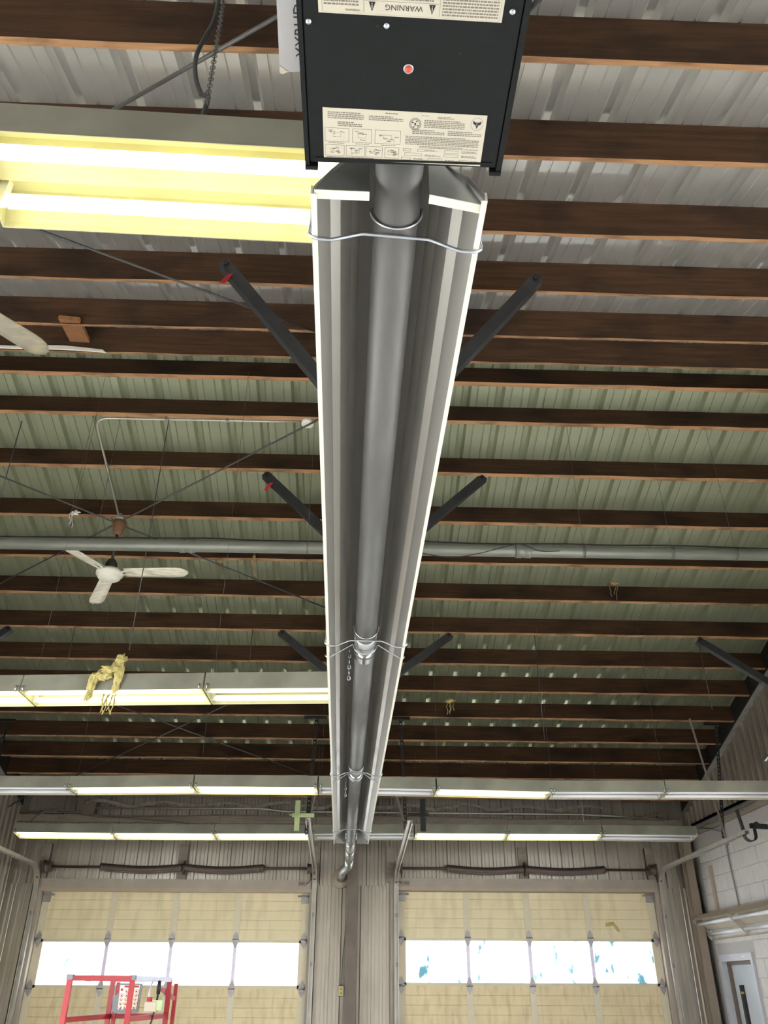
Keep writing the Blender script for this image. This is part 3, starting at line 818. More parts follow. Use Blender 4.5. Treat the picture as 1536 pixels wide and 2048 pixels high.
for (u0, v0, u1, v1, n) in ((0.03, 0.06, 0.25, 0.20, 4), (0.09, 0.24, 0.24, 0.34, 3), (0.28, 0.10, 0.49, 0.20, 3), (0.38, 0.03, 0.50, 0.07, 1), (0.60, 0.05, 0.66, 0.07, 1), (0.70, 0.06, 0.80, 0.11, 2), (0.62, 0.13, 0.87, 0.29, 5), (0.55, 0.32, 0.75, 0.42, 3), (0.77, 0.32, 0.98, 0.42, 3), (0.51, 0.45, 0.97, 0.63, 6), (0.60, 0.64, 0.97, 0.69, 2), (0.87, 0.71, 0.97, 0.76, 2), (0.87, 0.80, 0.97, 0.85, 2), (0.64, 0.71, 0.72, 0.75, 2), (0.64, 0.81, 0.74, 0.85, 2), (0.77, 0.90, 0.84, 0.94, 2), (0.57, 0.89, 0.63, 0.93, 2), (0.93, 0.90, 0.98, 0.94, 2), (0.02, 0.93, 0.46, 0.965, 1), (0.03, 0.655, 0.15, 0.675, 1), (0.20, 0.655, 0.30, 0.675, 1), (0.36, 0.655, 0.46, 0.675, 1)):
    para(m, at2, u0, v0, u1, v1, n, rr, 0.014)
for (u0, v0, u1, v1) in ((0.01, 0.37, 0.16, 0.64), (0.18, 0.37, 0.30, 0.64), (0.32, 0.37, 0.48, 0.64), (0.01, 0.70, 0.13, 0.92), (0.14, 0.70, 0.26, 0.92), (0.265, 0.70, 0.37, 0.92), (0.385, 0.70, 0.475, 0.92), (0.50, 0.71, 0.55, 0.76), (0.59, 0.71, 0.635, 0.76), (0.51, 0.79, 0.62, 0.85), (0.76, 0.71, 0.85, 0.77), (0.76, 0.79, 0.85, 0.85), (0.49, 0.88, 0.55, 0.94), (0.66, 0.88, 0.75, 0.95), (0.86, 0.89, 0.92, 0.94)):
    frame(m, at2, u0, v0, u1, v1)
    if v1-v0 > 0.15:
        for k in range(9):
            a_, b_ = rr.uniform(u0+0.015, u1-0.035), rr.uniform(v0+0.04, v1-0.05)
            quad(m, at2, a_, b_, a_+rr.uniform(0.008, 0.03), b_+0.012)
        cu, cv = (u0+u1)/2, (v0+v1)/2
        frame(m, at2, cu-0.025, cv-0.04, cu+0.025, cv+0.04, 0.0015)
def circ(m, at, u, v, r, t=0.004, asp=3.2, n=28):
    for i in range(n):
        a, b = 2*math.pi*i/n, 2*math.pi*(i+1)/n
        m.add([at(u+r*math.cos(a), v+asp*r*math.sin(a)), at(u+r*math.cos(b), v+asp*r*math.sin(b)), at(u+(r-t)*math.cos(b), v+asp*(r-t)*math.sin(b)), at(u+(r-t)*math.cos(a), v+asp*(r-t)*math.sin(a))], [(0, 1, 2, 3)])
m.build('small_print', 'ink_grey', lb2)['kind'] = 'stuff'
m = MB(); circ(m, at2, 0.565, 0.225, 0.036, 0.003); circ(m, at2, 0.565, 0.225, 0.029, 0.003)
for k in range(4):
    a = k*math.pi/2+0.5; quad(m, at2, 0.565+0.018*math.cos(a)-0.005, 0.225+0.06*math.sin(a)-0.012, 0.565+0.018*math.cos(a)+0.005, 0.225+0.06*math.sin(a)+0.012)
quad(m, at2, 0.560, 0.20, 0.570, 0.25)
m.build('round_mark', 'ink', lb2)
m = MB(); circ(m, at2, 0.943, 0.17, 0.038, 0.002); m.build('badge_ring', 'ink_grey', lb2)
m = MB(); m.add([at2(0.918, 0.10, 0.0001), at2(0.932, 0.135, 0.0001), at2(0.955, 0.135, 0.0001), at2(0.970, 0.11, 0.0001), at2(0.966, 0.175, 0.0001), at2(0.953, 0.19, 0.0001), at2(0.944, 0.26, 0.0001), at2(0.934, 0.185, 0.0001), at2(0.920, 0.165, 0.0001)], [tuple(range(9))])
m.build('badge_emblem', 'ink_black', lb2)
m = MB(); quad(m, at2, 0.941, 0.14, 0.944, 0.20); m.build('badge_mark', 'label_paper', lb2)
for o_ in lb2.children:
    if o_.name.startswith('badge_mark'): o_.location.z -= 0.0003
m = MB(); para(m, at2, 0.49, 0.955, 0.985, 0.985, 1, rr, 0.012); m.build('bold_print', 'ink', lb2)

lb1, at1 = label_plate(onZ(629, -150, bz), onZ(1031, -130, bz), onZ(637, 24, bz), onZ(1003, 45, bz), 'warning_label')
m = MB()
for (u0, v0, u1, v1, n) in ((0.03, 0.70, 0.22, 0.90, 5), (0.26, 0.66, 0.62, 0.80, 4), (0.67, 0.55, 0.975, 0.965, 11), (0.03, 0.1, 0.22, 0.66, 12), (0.26, 0.1, 0.62, 0.62, 14), (0.67, 0.1, 0.975, 0.52, 10)):
    para(m, at1, u0, v0, u1, v1, n, rr, 0.014)
frame(m, at1, 0.02, 0.05, 0.985, 0.985, 0.0015, 1.0); quad(m, at1, 0.245, 0.62, 0.247, 0.97); quad(m, at1, 0.655, 0.62, 0.657, 0.97); quad(m, at1, 0.25, 0.815, 0.65, 0.82)
m.build('small_print', 'ink_grey', lb1)['kind'] = 'stuff'
ru = (at1(0, 0.5)-at1(1, 0.5)).normalized(); uu = (at1(0.5, 1)-at1(0.5, 0)).normalized()
text_mesh('WARNING', 0.0125, at1(0.462, 0.885, 0.0001), ru, uu, lb1, 'lettering', 'ink_black')
text_mesh('WARNING', 0.0050, at1(0.185, 0.945, 0.0001), ru, uu, lb1, 'lettering', 'ink')
for uc in (0.290, 0.615):
    m = MB(); m.add([at1(uc-0.018, 0.83, 0.0001), at1(uc+0.018, 0.83, 0.0001), at1(uc, 0.95, 0.0001)], [(0, 1, 2)]); tri = m.build('warning_triangle', 'ink_black', lb1)
    m = MB(); quad(m, at1, uc-0.0022, 0.865, uc+0.0022, 0.915); quad(m, at1, uc-0.0022, 0.845, uc+0.0022, 0.857); e_ = m.build('exclamation_mark', 'label_paper', tri); e_.location.z -= 0.0003
# grey carton flap behind the burner box with sideways letters
ct = thing('carton', (-0.15, 0.8, bz+0.06), 'grey carton with black lettering wedged beside the burner box', 'carton')
cz = bz+0.05
cp = [onZ(551, -40, cz), onZ(620, -40, cz), onZ(625, 143, cz), onZ(577, 144, cz), onZ(559, 131, cz)]
MB().prism([(p.x, p.y, cz) for p in cp], (0, 0, 0.05)).build('carton_body', 'carton', ct)
p_ = onZ(601, 62, cz)
text_mesh('XXRHD', 0.026, (p_.x-0.0005, p_.y, cz-0.0006), (0, -1, 0), (-1, 0, 0), ct, 'lettering', 'ink_black')
tb = [onZ(559, 131, cz-0.001), onZ(577, 144, cz-0.001), onZ(566, 148, cz-0.001), onZ(559, 146, cz-0.001)]
MB().prism(tb, (0, 0, 0.004)).build('torn_corner', 'label_paper', ct)
# gas whip and electrical cable above the burner on the left
def wire_thing(name, pts, r, material, label, cat, group=None, seg=6):
    o = MB().tube(pts, r, seg).build(name, material); return tag(o, label, cat, group)
def smooth(pts, n=8):
    P = [Vector(p) for p in pts]; out = []
    for i in range(len(P)-1):
        p0, p1, p2, p3 = P[max(i-1, 0)], P[i], P[i+1], P[min(i+2, len(P)-1)]
        for k in range(n):
            t = k/n; out.append(0.5*((2*p1)+(-p0+p2)*t+(2*p0-5*p1+4*p2-p3)*t*t+(-p0+3*p1-3*p2+p3)*t**3))
    return out+[P[-1]]

# ================================================================== FLUORESCENT FIXTURES
def make_fixture(lit, L_=1.205):
    root = thing('light_fixture', (0, 0, 0))
    # hood: two sloping sides and top, 1.5 mm sheet
    prof_o = [(-0.138, 0.0), (-0.136, 0.020), (-0.128, 0.116), (0.128, 0.116), (0.136, 0.020), (0.138, 0.0)]
    prof_i = [(0.135, 0.0), (0.133, 0.018), (0.100, 0.0955), (-0.100, 0.0955), (-0.133, 0.018), (-0.135, 0.0)]
    def ext(pr, x0, x1, m):
        k = len(pr); vs = [(x, a, b) for x in (x0, x1) for (a, b) in pr]
        m.add(vs, [(j, (j+1) % k, k+(j+1) % k, k+j) for j in range(k)])
    m = MB(); ext(prof_o+prof_i, 0, L_, m); 
    en = 'enamel' if lit else 'enamel_off'; m.build('hood', en, root)  # lit hoods take a yellower enamel: ageing plus lamp glow in the colour
    # outside skin, weathered
    m = MB(); vs = [(x, a*1.004, b+0.0012) for x in (0.0, L_) for (a, b) in prof_o]; k = len(prof_o)
    m.add(vs, [(j, j+1, k+j+1, k+j) for j in range(k-1)]); m.build('outer_skin', 'enamel_side', root)
    m = MB(); ext([(-0.055, 0.0955), (-0.040, 0.058), (0.040, 0.058), (0.055, 0.0955)], 0.004, L_-0.004, m); m.build('ballast_cover', en, root)
    MB().box((0.0, -0.05, 0.116), (L_, 0.05, 0.139)).build('wire_channel', 'enamel_side', root)
    for x in (0.0, L_-0.003):
        m = MB().prism([(x, a*0.995, b) for (a, b) in prof_o], (0.003, 0, 0)); m.build('end_plate', en, root)
    for y in (-0.070, 0.070):
        mm = MB().lathe((0.035, y, 0.018), [(0.0, 0), (0.019, 0.0), (0.019, L_-0.07), (0.0, L_-0.07)], 10, (1, 0, 0))
        mm.build('lamp_tube', {1: 'lamp_on', 2: 'lamp_dim', 0: 'lamp_off'}[lit], root)
        for x in (0.004, L_-0.028):
            MB().box((x, y-0.012, 0.006), (x+0.022, y+0.012, 0.0955)).build('lamp_socket', 'plastic_white', root)
    for x in (0.02, L_-0.02):
        m = MB().tube([(x, -0.132, 0.0), (x, -0.146, 0.012), (x, -0.150, 0.03), (x, -0.140, 0.036), (x, -0.134, 0.03)], 0.0045, 6)
        m.build('door_latch', 'wire', root)
        m = MB().tube([(x, 0, 0.125), (x, 0, 0.16)], 0.003, 6); m.build('hanger_hook', 'wire', root)
    return root
proto = {k: make_fixture(k) for k in (0, 1, 2)}
used = {0: False, 1: False, 2: False}
def fixture(p0, p1, lit, label, group, chains=True, tilt=-0.07, ztop=None):
    p0, p1 = Vector(p0), Vector(p1); lit = int(lit)
    if not used[lit]: o = proto[lit]; used[lit] = True
    else: o = copy_tree(proto[lit])
    d = p1-p0
    o.location = p0
    o.rotation_euler = (tilt, 0, math.atan2(d.y, d.x))
    o.scale.x = d.length/1.205
    tag(o, label, 'light fixture', group)
    if chains:
        for f_ in (0.02,):
            c = p0+d*f_; zt = roof_z(c.y)-0.235
            b_ = MB().tube([(c.x, c.y, c.z+0.15), (c.x, c.y, zt)], 0.0013, 4).build('jack_chain', 'steel_dark')
            mw = b_.matrix_world.copy()
            b_.parent = o
            inv = (Matrix.Translation(o.location) @ o.rotation_euler.to_matrix().to_4x4() @ Matrix.Diagonal((o.scale.x, 1, 1, 1))).inverted()
            b_.matrix_basis = inv @ Matrix.Translation(Vector(ORG[b_.name]))
    return o
Z1 = 3.37
fixture((-0.925, 1.308, Z1), (0.16, 1.338, Z1), True, 'nearest two-tube fluorescent light, bright yellow-green hood beside the burner box', 'ceiling fluorescent lights', chains=False, tilt=0.0)
G = 'ceiling fluorescent lights'
fixture((-3.44, 5.50, Z1), (-2.225, 5.415, Z1), True, 'lit fluorescent light cut by the left edge, below the ceiling fan', G)
fixture((-2.215, 5.413, Z1), (-1.005, 5.315, Z1), True, 'lit fluorescent light with torn yellow insulation hanging over it', G)
fixture((-0.995, 5.313, Z1), (0.20, 5.23, Z1), 2, 'dim cream fluorescent light running behind the left edge of the heater', G)
r2 = [(-4.10, 8.62), (-2.86, 8.57), (-1.60, 8.46), (-0.375, 8.44), (0.80, 8.46), (1.985, 8.53), (3.13, 8.48), (4.33, 8.43)]
lb = ['unlit light at the left wall end of the second row', 'dim lit light, second from the left wall in the second row', 'lit light left of the heater in the second row, third from left wall',
      'unlit light crossing behind the heater in the second row', 'dim greenish light just right of the heater in the second row', 'unlit dusty light right of the greenish one in the second row', 'dark unlit light at the right wall end of the second row']
for i in range(7):
    fixture((r2[i][0]+0.005, r2[i][1], 3.40), (r2[i+1][0]-0.005, r2[i+1][1], 3.40), (0, 2, 1, 0, 2, 0, 0)[i], lb[i], G)
r3 = [(-4.33, 11.18), (-3.09, 11.20), (-1.79, 11.17), (-0.535, 11.10), (0.76, 11.00), (1.943, 10.98), (3.143, 10.93), (4.37, 10.95)]
lb = ['bright light over the left garage door, nearest the left wall', 'bright light over the middle of the left garage door', 'bright light over the left garage door, next to the green bracket',
      'unlit light behind the far end of the heater', 'bright light behind the black bracket over the right garage door', 'bright light over the middle of the right garage door', 'unlit light over the right garage door, against the block wall']
for i in range(7):
    fixture((r3[i][0]+0.005, r3[i][1], 3.37), (r3[i+1][0]-0.005, r3[i+1][1], 3.37), i in (0, 1, 2, 4, 5), lb[i], G, tilt=-0.14)
# wall-hung fixtures by the side door: local -y side faces the room
for i, nm in enumerate(('unlit wall light nearest the corner, above the steel side door', 'unlit wall light at the right picture edge on the block wall')):
    y1 = 12.42-i*1.215
    fixture((XR-0.13, y1, 2.40), (XR-0.13, y1-1.20, 2.40), False, nm, 'wall lights on the block wall', chains=False, tilt=-0.80)
    wf = bpy.data.objects[[o for o in bpy.data.objects if o.get('label') == nm][0].name]; wf.scale.y = 1.22
    for ch in wf.children:
        if ch.name.startswith('outer_skin'): ch.material_slots[0].link = 'OBJECT'; ch.material_slots[0].material = MATS['enamel_tan']

# ================================================================== CEILING FANS
def fan(hub, top, angles, label, blade_len=0.71, paint='fan_white'):
    hub, top = Vector(hub), Vector(top)
    t = thing('ceiling_fan', hub, label, 'ceiling fan', 'ceiling fans')
    MB().lathe(hub, [(0.0, -0.045), (0.085, -0.045), (0.105, -0.030), (0.110, -0.005), (0.125, 0.0), (0.125, 0.03), (0.10, 0.05), (0.0, 0.05)], 28).build('motor_housing', 'fan_hub', t)
    MB().lathe(hub, [(0.055, 0.05), (0.055, 0.12), (0.035, 0.16), (0.02, 0.17)], 18).build('motor_cap', 'fan_dark', t)
    MB().tube([hub+Vector((0, 0, 0.15)), top-Vector((0, 0, 0.05))], 0.014, 10).build('downrod', 'fan_dark', t)
    MB().lathe(top, [(0.03, -0.17), (0.045, -0.15), (0.065, -0.06), (0.065, -0.02), (0.0, -0.02)], 20).build('canopy', 'rust_brown', t)
    MB().lathe(top, [(0.055, -0.02), (0.055, 0.05), (0.0, 0.05)], 16).build('mount_box', 'galv_dull', t)
    for a in angles:
        d = Vector((math.cos(a), math.sin(a), 0)); s_ = Vector((-d.y, d.x, -0.17)).normalized()
        n = 14; vs = []; up = Vector((0, 0, 1))
        for i in range(n+1):
            u = i/n; r_ = 0.15+u*(blade_len-0.15); w = 0.064+0.013*u
            if u > 0.80: w *= math.sqrt(max(0.0, 1-((u-0.80)/0.205)**2))
            w = max(w, 0.006)
            for (k, zz) in ((-1, 0.004), (-0.35, 0.012), (0.35, 0.012), (1, 0.004)):
                vs.append(hub+d*r_+s_*w*k+up*(zz+0.02-0.02*u))
            for (k, zz) in ((1, 0.0), (0.35, 0.008), (-0.35, 0.008), (-1, 0.0)):
                vs.append(hub+d*r_+s_*w*k+up*(zz+0.02-0.02*u-0.002))
        fs = [(i*8+j, i*8+(j+1) % 8, i*8+8+(j+1) % 8, i*8+8+j) for i in range(n) for j in range(8)]
        fs += [tuple(range(8)), tuple(n*8+j for j in range(8))]
        bld = MB().add(vs, fs, True).build('fan_blade', paint, t)
        m = MB()
        for k in (-0.03, 0.03): m.bar(hub+d*0.10+s_*k*0.8+up*0.012, hub+d*0.20+s_*k+up*0.020, 0.018, 0.006)
        m.build('blade_iron', 'fan_hub', bld)
    return t
fc = on_far(240, 1040, 0.24); fh = onY(215, 1150, fc.y)
hubz = fh.z
tips = [onZ(95, 1073, hubz), onZ(370, 1145, hubz), onZ(195, 1198, hubz)]
fan((fc.x, fc.y, hubz), (fc.x, fc.y, fc.z), [math.atan2(p.y-fc.y, p.x-fc.x) for p in tips], 'white three-blade ceiling fan hanging behind the grey pipe', 0.76)
tp = onZ(95, 706, 5.1); d2 = Vector((-0.655, -0.755, 0)); h2 = tp+d2*0.76
fan(h2, (h2.x, h2.y, roof_z(h2.y)-0.22), [math.atan2(0.755, 0.655)+k*2*math.pi/3 for k in range(3)], 'dusty fan blade reaching in from the left edge near the ridge', 0.76, 'fan_dusty_dim')
# conduit feeding the fan, with round junction box
jb = on_far(615, 846, 0.225); cA = on_far(600, 844, 0.235); cB = on_far(222, 836, 0.235); cC = on_far(192, 866, 0.235); cD = on_far(237, 1030, 0.25)
t = thing('conduit_run', jb, 'thin pale conduit with round box leading to the ceiling fan', 'conduit')
MB().tube([cA]+arc3(cA, on_far(190, 836, 0.235), cD, 0.12, 8)+[cD], 0.010, 8).build('conduit', 'conduit', t)
MB().lathe(jb, [(0.052, -0.02), (0.055, 0.0), (0.055, 0.04), (0.0, 0.04)], 20, (0, 0, 1)).build('round_box', 'plastic_white', t)
for (x_, y_) in ((455, 841), (333, 838), (213, 930)):
    p_ = on_far(x_, y_, 0.235); MB().obox(p_, (0.012, 0, 0), (0, 0.02, 0), (0, 0, 0.012)).build('conduit_strap', 'galv_dull', t)

# ================================================================== BIG PIPE ACROSS THE ROOF
pL, pR = onY(0, 1086, 5.80), onY(1536, 1110, 5.83)
dP = (pR-pL).normalized(); pL = pL-dP*((pL.x-XL-0.02)/dP.x); pR = pR+dP*((XR-0.02-pR.x)/dP.x)
t = thing('cross_pipe', pL, 'grey horizontal pipe crossing the whole roof behind the heater', 'pipe')
MB().tube([pL, pR], 0.050, 20).build('pipe', 'pipe_grey', t)
for x_ in (375, 1046):
    c = onY(x_, 1086+24*x_/1536, 5.815); MB().lathe(c-dP*0.06, [(0.050, -0.002), (0.058, 0), (0.058, 0.04), (0.054, 0.045), (0.054, 0.075), (0.058, 0.08), (0.058, 0.12), (0.050, 0.122)], 20, dP).build('pipe_coupling', 'pipe_grey', t)
for x_ in (128, 188, 615, 1168, 1345, 1472):
    c = onY(x_, 1086+24*x_/1536, 5.815); m = MB().ring(c, 0.052, 0.004, dP); m.tube([c+Vector((0, 0, 0.05)), (c.x, c.y, roof_z(c.y)-0.21)], 0.0015, 4); m.build('strap', 'steel_dark', t)
rw = random.Random(5)
pts = [pL+(pR-pL)*(i/24)+Vector((0, -0.02+0.02*rw.random(), 0.056+0.010*rw.random())) for i in range(25)]
MB().tube(smooth(pts, 4), 0.006, 6).build('cable', 'cable_black', t)
pts = [onY(840+i*40, 1100+(14*math.sin(i*0.75+0.4)) if i < 6 else 1102, 5.74) for i in range(8)]
MB().tube(smooth(pts, 5), 0.004, 5).build('loose_cable', 'cable_black', t)

# ================================================================== BRACES AND RODS
def knee(p, q, label, tagged=False):
    p, q = Vector(p), Vector(q)
    t = thing('knee_brace', q, label, 'brace', 'steel knee braces under the roof')
    d = (q-p).normalized(); side = Vector((0, 1, 0)); side = (side-d*side.dot(d)).normalized(); nn = d.cross(side)
    if nn.z > 0: nn = -nn
    w = 0.075
    m = MB(); L_ = (q-p).length
    m.obox((p+q)/2, d*L_/2, side*0.0025, nn*w/2); m.obox((p+q)/2+nn*w/2+side*w*0.45, d*L_/2, side*w*0.45, nn*0.0025)
    m.build('angle_bar', 'brace_steel', t)
    MB().lathe(p+d*0.03-side*0.003, [(0.018, 0), (0.018, 0.02)], 6, -side).build('bolt', 'steel_black', t)
    if tagged:
        c = p+d*0.10+Vector((-0.02, -0.01, -0.045)); MB().prism([c, c+Vector((0.035, 0, 0.01)), c+Vector((-0.01, 0, -0.085)), c+Vector((-0.045, 0, -0.075))], (0, 0.002, 0)).build('red_ribbon', 'red_tag', t)
    return t
def endp(p, q, X):    # extend p->q until it meets X
    p, q = Vector(p), Vector(q); return p+(q-p)*((X-p.x)/(q.x-p.x))
yb = 3.79
p, q = onY(448, 523, yb), onY(630, 740, yb); knee(p, endp(p, q, RX-0.03), 'dark angle brace left of the heater nearest the camera, red ribbon below', True)
p, q = onY(1076, 552, yb), onY(915, 722, yb); knee(p, endp(p, q, RX+0.03), 'dark angle brace right of the heater nearest the camera')
yb = on_far(532, 945, 0.235).y
p, q = onY(530, 946, yb), onY(640, 1050, yb); knee(p, endp(p, q, RX-0.03), 'angle brace with hanging red ribbon left of the heater, behind the ridge', True)
p, q = onY(968, 952, yb), onY(850, 1050, yb); knee(p, endp(p, q, RX+0.03), 'dark angle brace right of the heater, above the grey pipe')
yb = on_far(560, 1262, 0.235).y
p, q = onY(560, 1262, yb), onY(655, 1342, yb); knee(p, endp(p, q, RX-0.03), 'short angle brace left of the heater, above the dim cream light')
p, q = onY(902, 1268, yb), onY(800, 1342, yb); knee(p, endp(p, q, RX+0.03), 'short angle brace right of the heater at the first wire hanger')
p, q = onY(1396, 1278, yb), onY(1536, 1362, yb); knee(p, endp(p, q, XR-0.05), 'pale-edged angle brace running to the ribbed right wall')
p = on_far(20, 1254, 0.235); q = onY(0, 1267, p.y); knee(p, endp(p, q, XL+0.05), 'angle brace at the left picture edge above the lit light row')
yb = on_far(60, 1590, 0.2).y
o = MB().bar(onY(66, 1583, 12.2), onY(5, 1622, 12.2), 0.05, 0.008).build('wall_brace', 'steel_dark'); tag(o, 'thin dark brace in the upper left corner over the garage door', 'brace')

def rod(a, b, label, r=0.008): return wire_thing('brace_rod', [a, b], r, 'steel_dark', label, 'rod', 'steel rod cross bracing under the roof', 8)
def ext_line(a, b, t0, t1): a, b = Vector(a), Vector(b); return a+(b-a)*t0, a+(b-a)*t1
rod(*ext_line(on_far(620, 848, 0.262), on_far(0, 1167, 0.262), -0.12, 1.25), 'diagonal rod from the round box down past the fan canopy')
rod(*ext_line(on_far(0, 952, 0.285), on_far(645, 1213, 0.285), -0.25, 1.08), 'diagonal rod from left edge past the fan to the heater')
rod(*ext_line(on_far(240, 1413, 0.265), on_far(600, 1543, 0.265), -0.3, 1.1), 'crossing rod below the lit light row, falling to the right')
rod(*ext_line(on_far(455, 1409, 0.285), on_far(150, 1552, 0.285), -0.3, 1.1), 'crossing rod below the lit light row, falling to the left')
rod(*ext_line(on_near(100, 468, 0.262), on_near(640, 667, 0.262), -0.1, 1.1), 'slanted rod under the nearest light, ending behind the heater')
rod(*ext_line(on_near(240, 212, 0.262), on_near(555, 33, 0.262), -0.05, 1.5), 'slanted rod at the top behind the black cable', 0.010)
rod(on_near(1058, 18, 0.25), on_near(1100, -22, 0.25), 'short dark rod at the top right of the burner box', 0.012)

# ---- near flexible cable and chain above the nearest light
kp = [onY(440, -20, 1.9), onY(428, 40, 1.88), onY(395, 105, 1.86), onY(391, 150, 1.84), onY(402, 188, 1.80), onY(414, 205, 1.74)]
kp = [Vector((p.x, p.y, p.z)) for p in kp]
wire_thing('flexible_cable', smooth(kp+[Vector((kp[-1].x+0.03, 1.5, 3.54)), Vector((kp[-1].x+0.05, 1.37, 3.522))], 8), 0.009, 'cable_black', 'thick black cable looping down to the nearest light', 'cable', seg=10)
t = thing('hanging_chain', onY(415, 206, 1.7), 'small link chain beside the black cable over the nearest light', 'chain')
m = MB(); a_, b_ = onY(452, -30, 1.75), onY(414, 206, 1.55); n = 46
for i in range(n):
    c = a_+(b_-a_)*((i+0.5)/n); L_ = (b_-a_).length/n*0.72; dd = (b_-a_).normalized()
    sd = Vector((0, 1, 0)) if i % 2 else dd.cross(Vector((0, 1, 0)))
    m.tube([c+dd*L_*math.cos(k*math.pi/4)+sd*L_*0.5*math.sin(k*math.pi/4) for k in range(9)], 0.0017, 4)
m.build('links', 'steel_dark', t)
# long chains and wires that hang straight down
def plumb(x, y, ybot, off=0.235, side='f'):
    a = on_far(x, y, off) if side == 'f' else on_near(x, y, off)
    xb = 779+(x-779)*(ybot+1730)/(y+1730); b = onY(xb, ybot, a.y); return a, Vector((a.x, a.y, b.z))
for (x, y, yb_, lab) in ((338, 838, 1300, 'thin chain hanging right of the fan down to the lit light row'), (44, 842, 1010, 'thin chain hanging at the far left above the fan'), (1069, 1270, 1480, 'thin wire hanging right of the heater under the purlins'), (1396, 1280, 1420, 'thin wire hanging from the right wall brace'), (505, 1258, 1345, 'thin twin wire hanging left of the short brace'), (150, 1254, 1335, 'thin wire hanging above the lit light row near left edge'), (1162, 1594, 1642, 'short white string hanging over the right garage door')):
    a, b = plumb(x, y, yb_); wire_thing('hanging_wire', [a, b], 0.004, 'steel_dark' if 'white' not in lab else 'plastic_white', lab, 'wire', 'wires hanging from the purlins', 5)

# ================================================================== FAR WALL SERVICES
t = thing('wall_conduit', (0, YF-0.12, 3.9), 'straight silver conduit along the top of the door wall', 'conduit')
zc = onY(700, 1624, YF-0.11).z
jx = onY(180, 1618, YF-0.1)
MB().tube([(jx.x+0.08, YF-0.10, jx.z+0.02), (-1.4, YF-0.10, jx.z+0.03), (-1.0, YF-0.10, zc), (3.3, YF-0.10, zc-0.0), (3.9, YF-0.10, zc-0.02), (4.55, YF-0.10, zc-0.06)], 0.017, 8).build('conduit', 'conduit', t)
MB().tube([(XL+0.2, YF-0.10, jx.z-0.045), (jx.x-0.08, YF-0.10, jx.z-0.045)], 0.014, 8).build('conduit', 'galv_dull', t)
MB().box((jx.x-0.085, YF-0.16, jx.z-0.09), (jx.x+0.085, YF-0.03, jx.z+0.12)).build('junction_box', 'steel_brown', t)
rw = random.Random(9)
cab = [(XL+0.25, YF-0.1, 3.62), (XL+0.3, YF-0.14, 3.80), (XL+0.6, YF-0.14, 3.92), (-3.6, YF-0.13, 3.84), (-2.9, YF-0.13, 3.83), (-2.0, YF-0.13, 3.86), (-0.9, YF-0.13, 3.85), (0.6, YF-0.13, 3.87), (1.6, YF-0.13, 3.86), (2.8, YF-0.13, 3.85), (4.0, YF-0.13, 3.87), (4.5, YF-0.13, 3.93)]
wire_thing('wall_cable', smooth(cab, 6), 0.011, 'cable_grey', 'loose tan cable draped along the girt above both doors', 'cable')
cab2 = [(XL+0.35, YF-0.12, 3.90), (-4.2, YF-0.15, 3.88), (-3.7, YF-0.15, 3.82), (-3.2, YF-0.14, 3.80), (-2.4, YF-0.13, 3.74)]
wire_thing('wall_cable', smooth(cab2, 6), 0.009, 'cable_grey', 'short grey cable sagging beside the junction box', 'cable')
# torn foil strip under the eave purlin
m = MB(); n = 60; vs = []
for i in range(n+1):
    x = -3.9+7.6*i/n; z = roof_z(12.3)-0.33+0.03*math.sin(i*0.9)+rw.uniform(-0.015, 0.015); y = 12.36+rw.uniform(-0.02, 0.02)
    vs += [(x, y, z), (x, y-0.02, z-0.035-0.025*rw.random()), (x, y+0.02, z-0.02)]
fs = [(i*3+j, i*3+(j+1) % 3, i*3+3+(j+1) % 3, i*3+3+j) for i in range(n) for j in range(3)]
o = m.add(vs, fs).build('foil_strip', 'foil_strip'); tag(o, 'torn crumpled insulation facing along the eave above the doors', 'insulation')
# outlet with cable on the middle wall strip
po = onY(682, 1982, YF-0.05)
t = thing('wall_outlet', (po.x, YF-0.03, po.z-0.07), 'ivory surface outlet box on the wall strip between the doors', 'outlet')
ob = MB().box((po.x-0.038, YF-0.075, po.z-0.062), (po.x+0.038, YF-0.02, po.z+0.062)).build('outlet_box', 'steel_brown', t, bevel=0.004)
pl = MB().box((po.x-0.034, YF-0.081, po.z-0.056), (po.x+0.034, YF-0.076, po.z+0.056)).build('cover_plate', 'outlet_ivory', t)
for dz in (-0.024, 0.024): MB().box((po.x-0.014, YF-0.0835, po.z+dz-0.013), (po.x+0.014, YF-0.081, po.z+dz+0.013)).build('socket', 'brass', pl)
MB().tube(smooth([(po.x, YF-0.05, po.z+0.06), (po.x+0.01, YF-0.05, po.z+0.35), (po.x+0.045, YF-0.06, po.z+0.8), (po.x+0.06, YF-0.07, po.z+1.0)], 6), 0.006, 6).build('cable', 'cable_grey', t)
# limit switches near the door heads
for i, (x_, y_, lab) in enumerate(((604, 1768, 'small door sensor plate at the left door head'), (812, 1767, 'small door sensor plate at the right door head'))):
    p_ = onY(x_, y_, YF-0.1); t = thing('door_sensor', (p_.x, YF-0.1, p_.z-0.03), lab, 'sensor', 'door sensors')
    MB().box((p_.x-0.055, YF-0.13, p_.z-0.028), (p_.x+0.055, YF-0.091, p_.z+0.028)).build('case', 'header', t, bevel=0.004)
    MB().box((p_.x-0.042, YF-0.134, p_.z-0.018), (p_.x+0.042, YF-0.130, p_.z+0.018)).build('cover', 'steel_brown', t)
    s_ = 1 if i == 0 else -1
    MB().tube(smooth([(p_.x+s_*0.05, YF-0.11, p_.z), (p_.x+s_*0.11, YF-0.11, p_.z+0.05), (p_.x+s_*0.12, YF-0.11, p_.z+0.25)], 5), 0.004, 5).build('lead', 'cable_black', t)

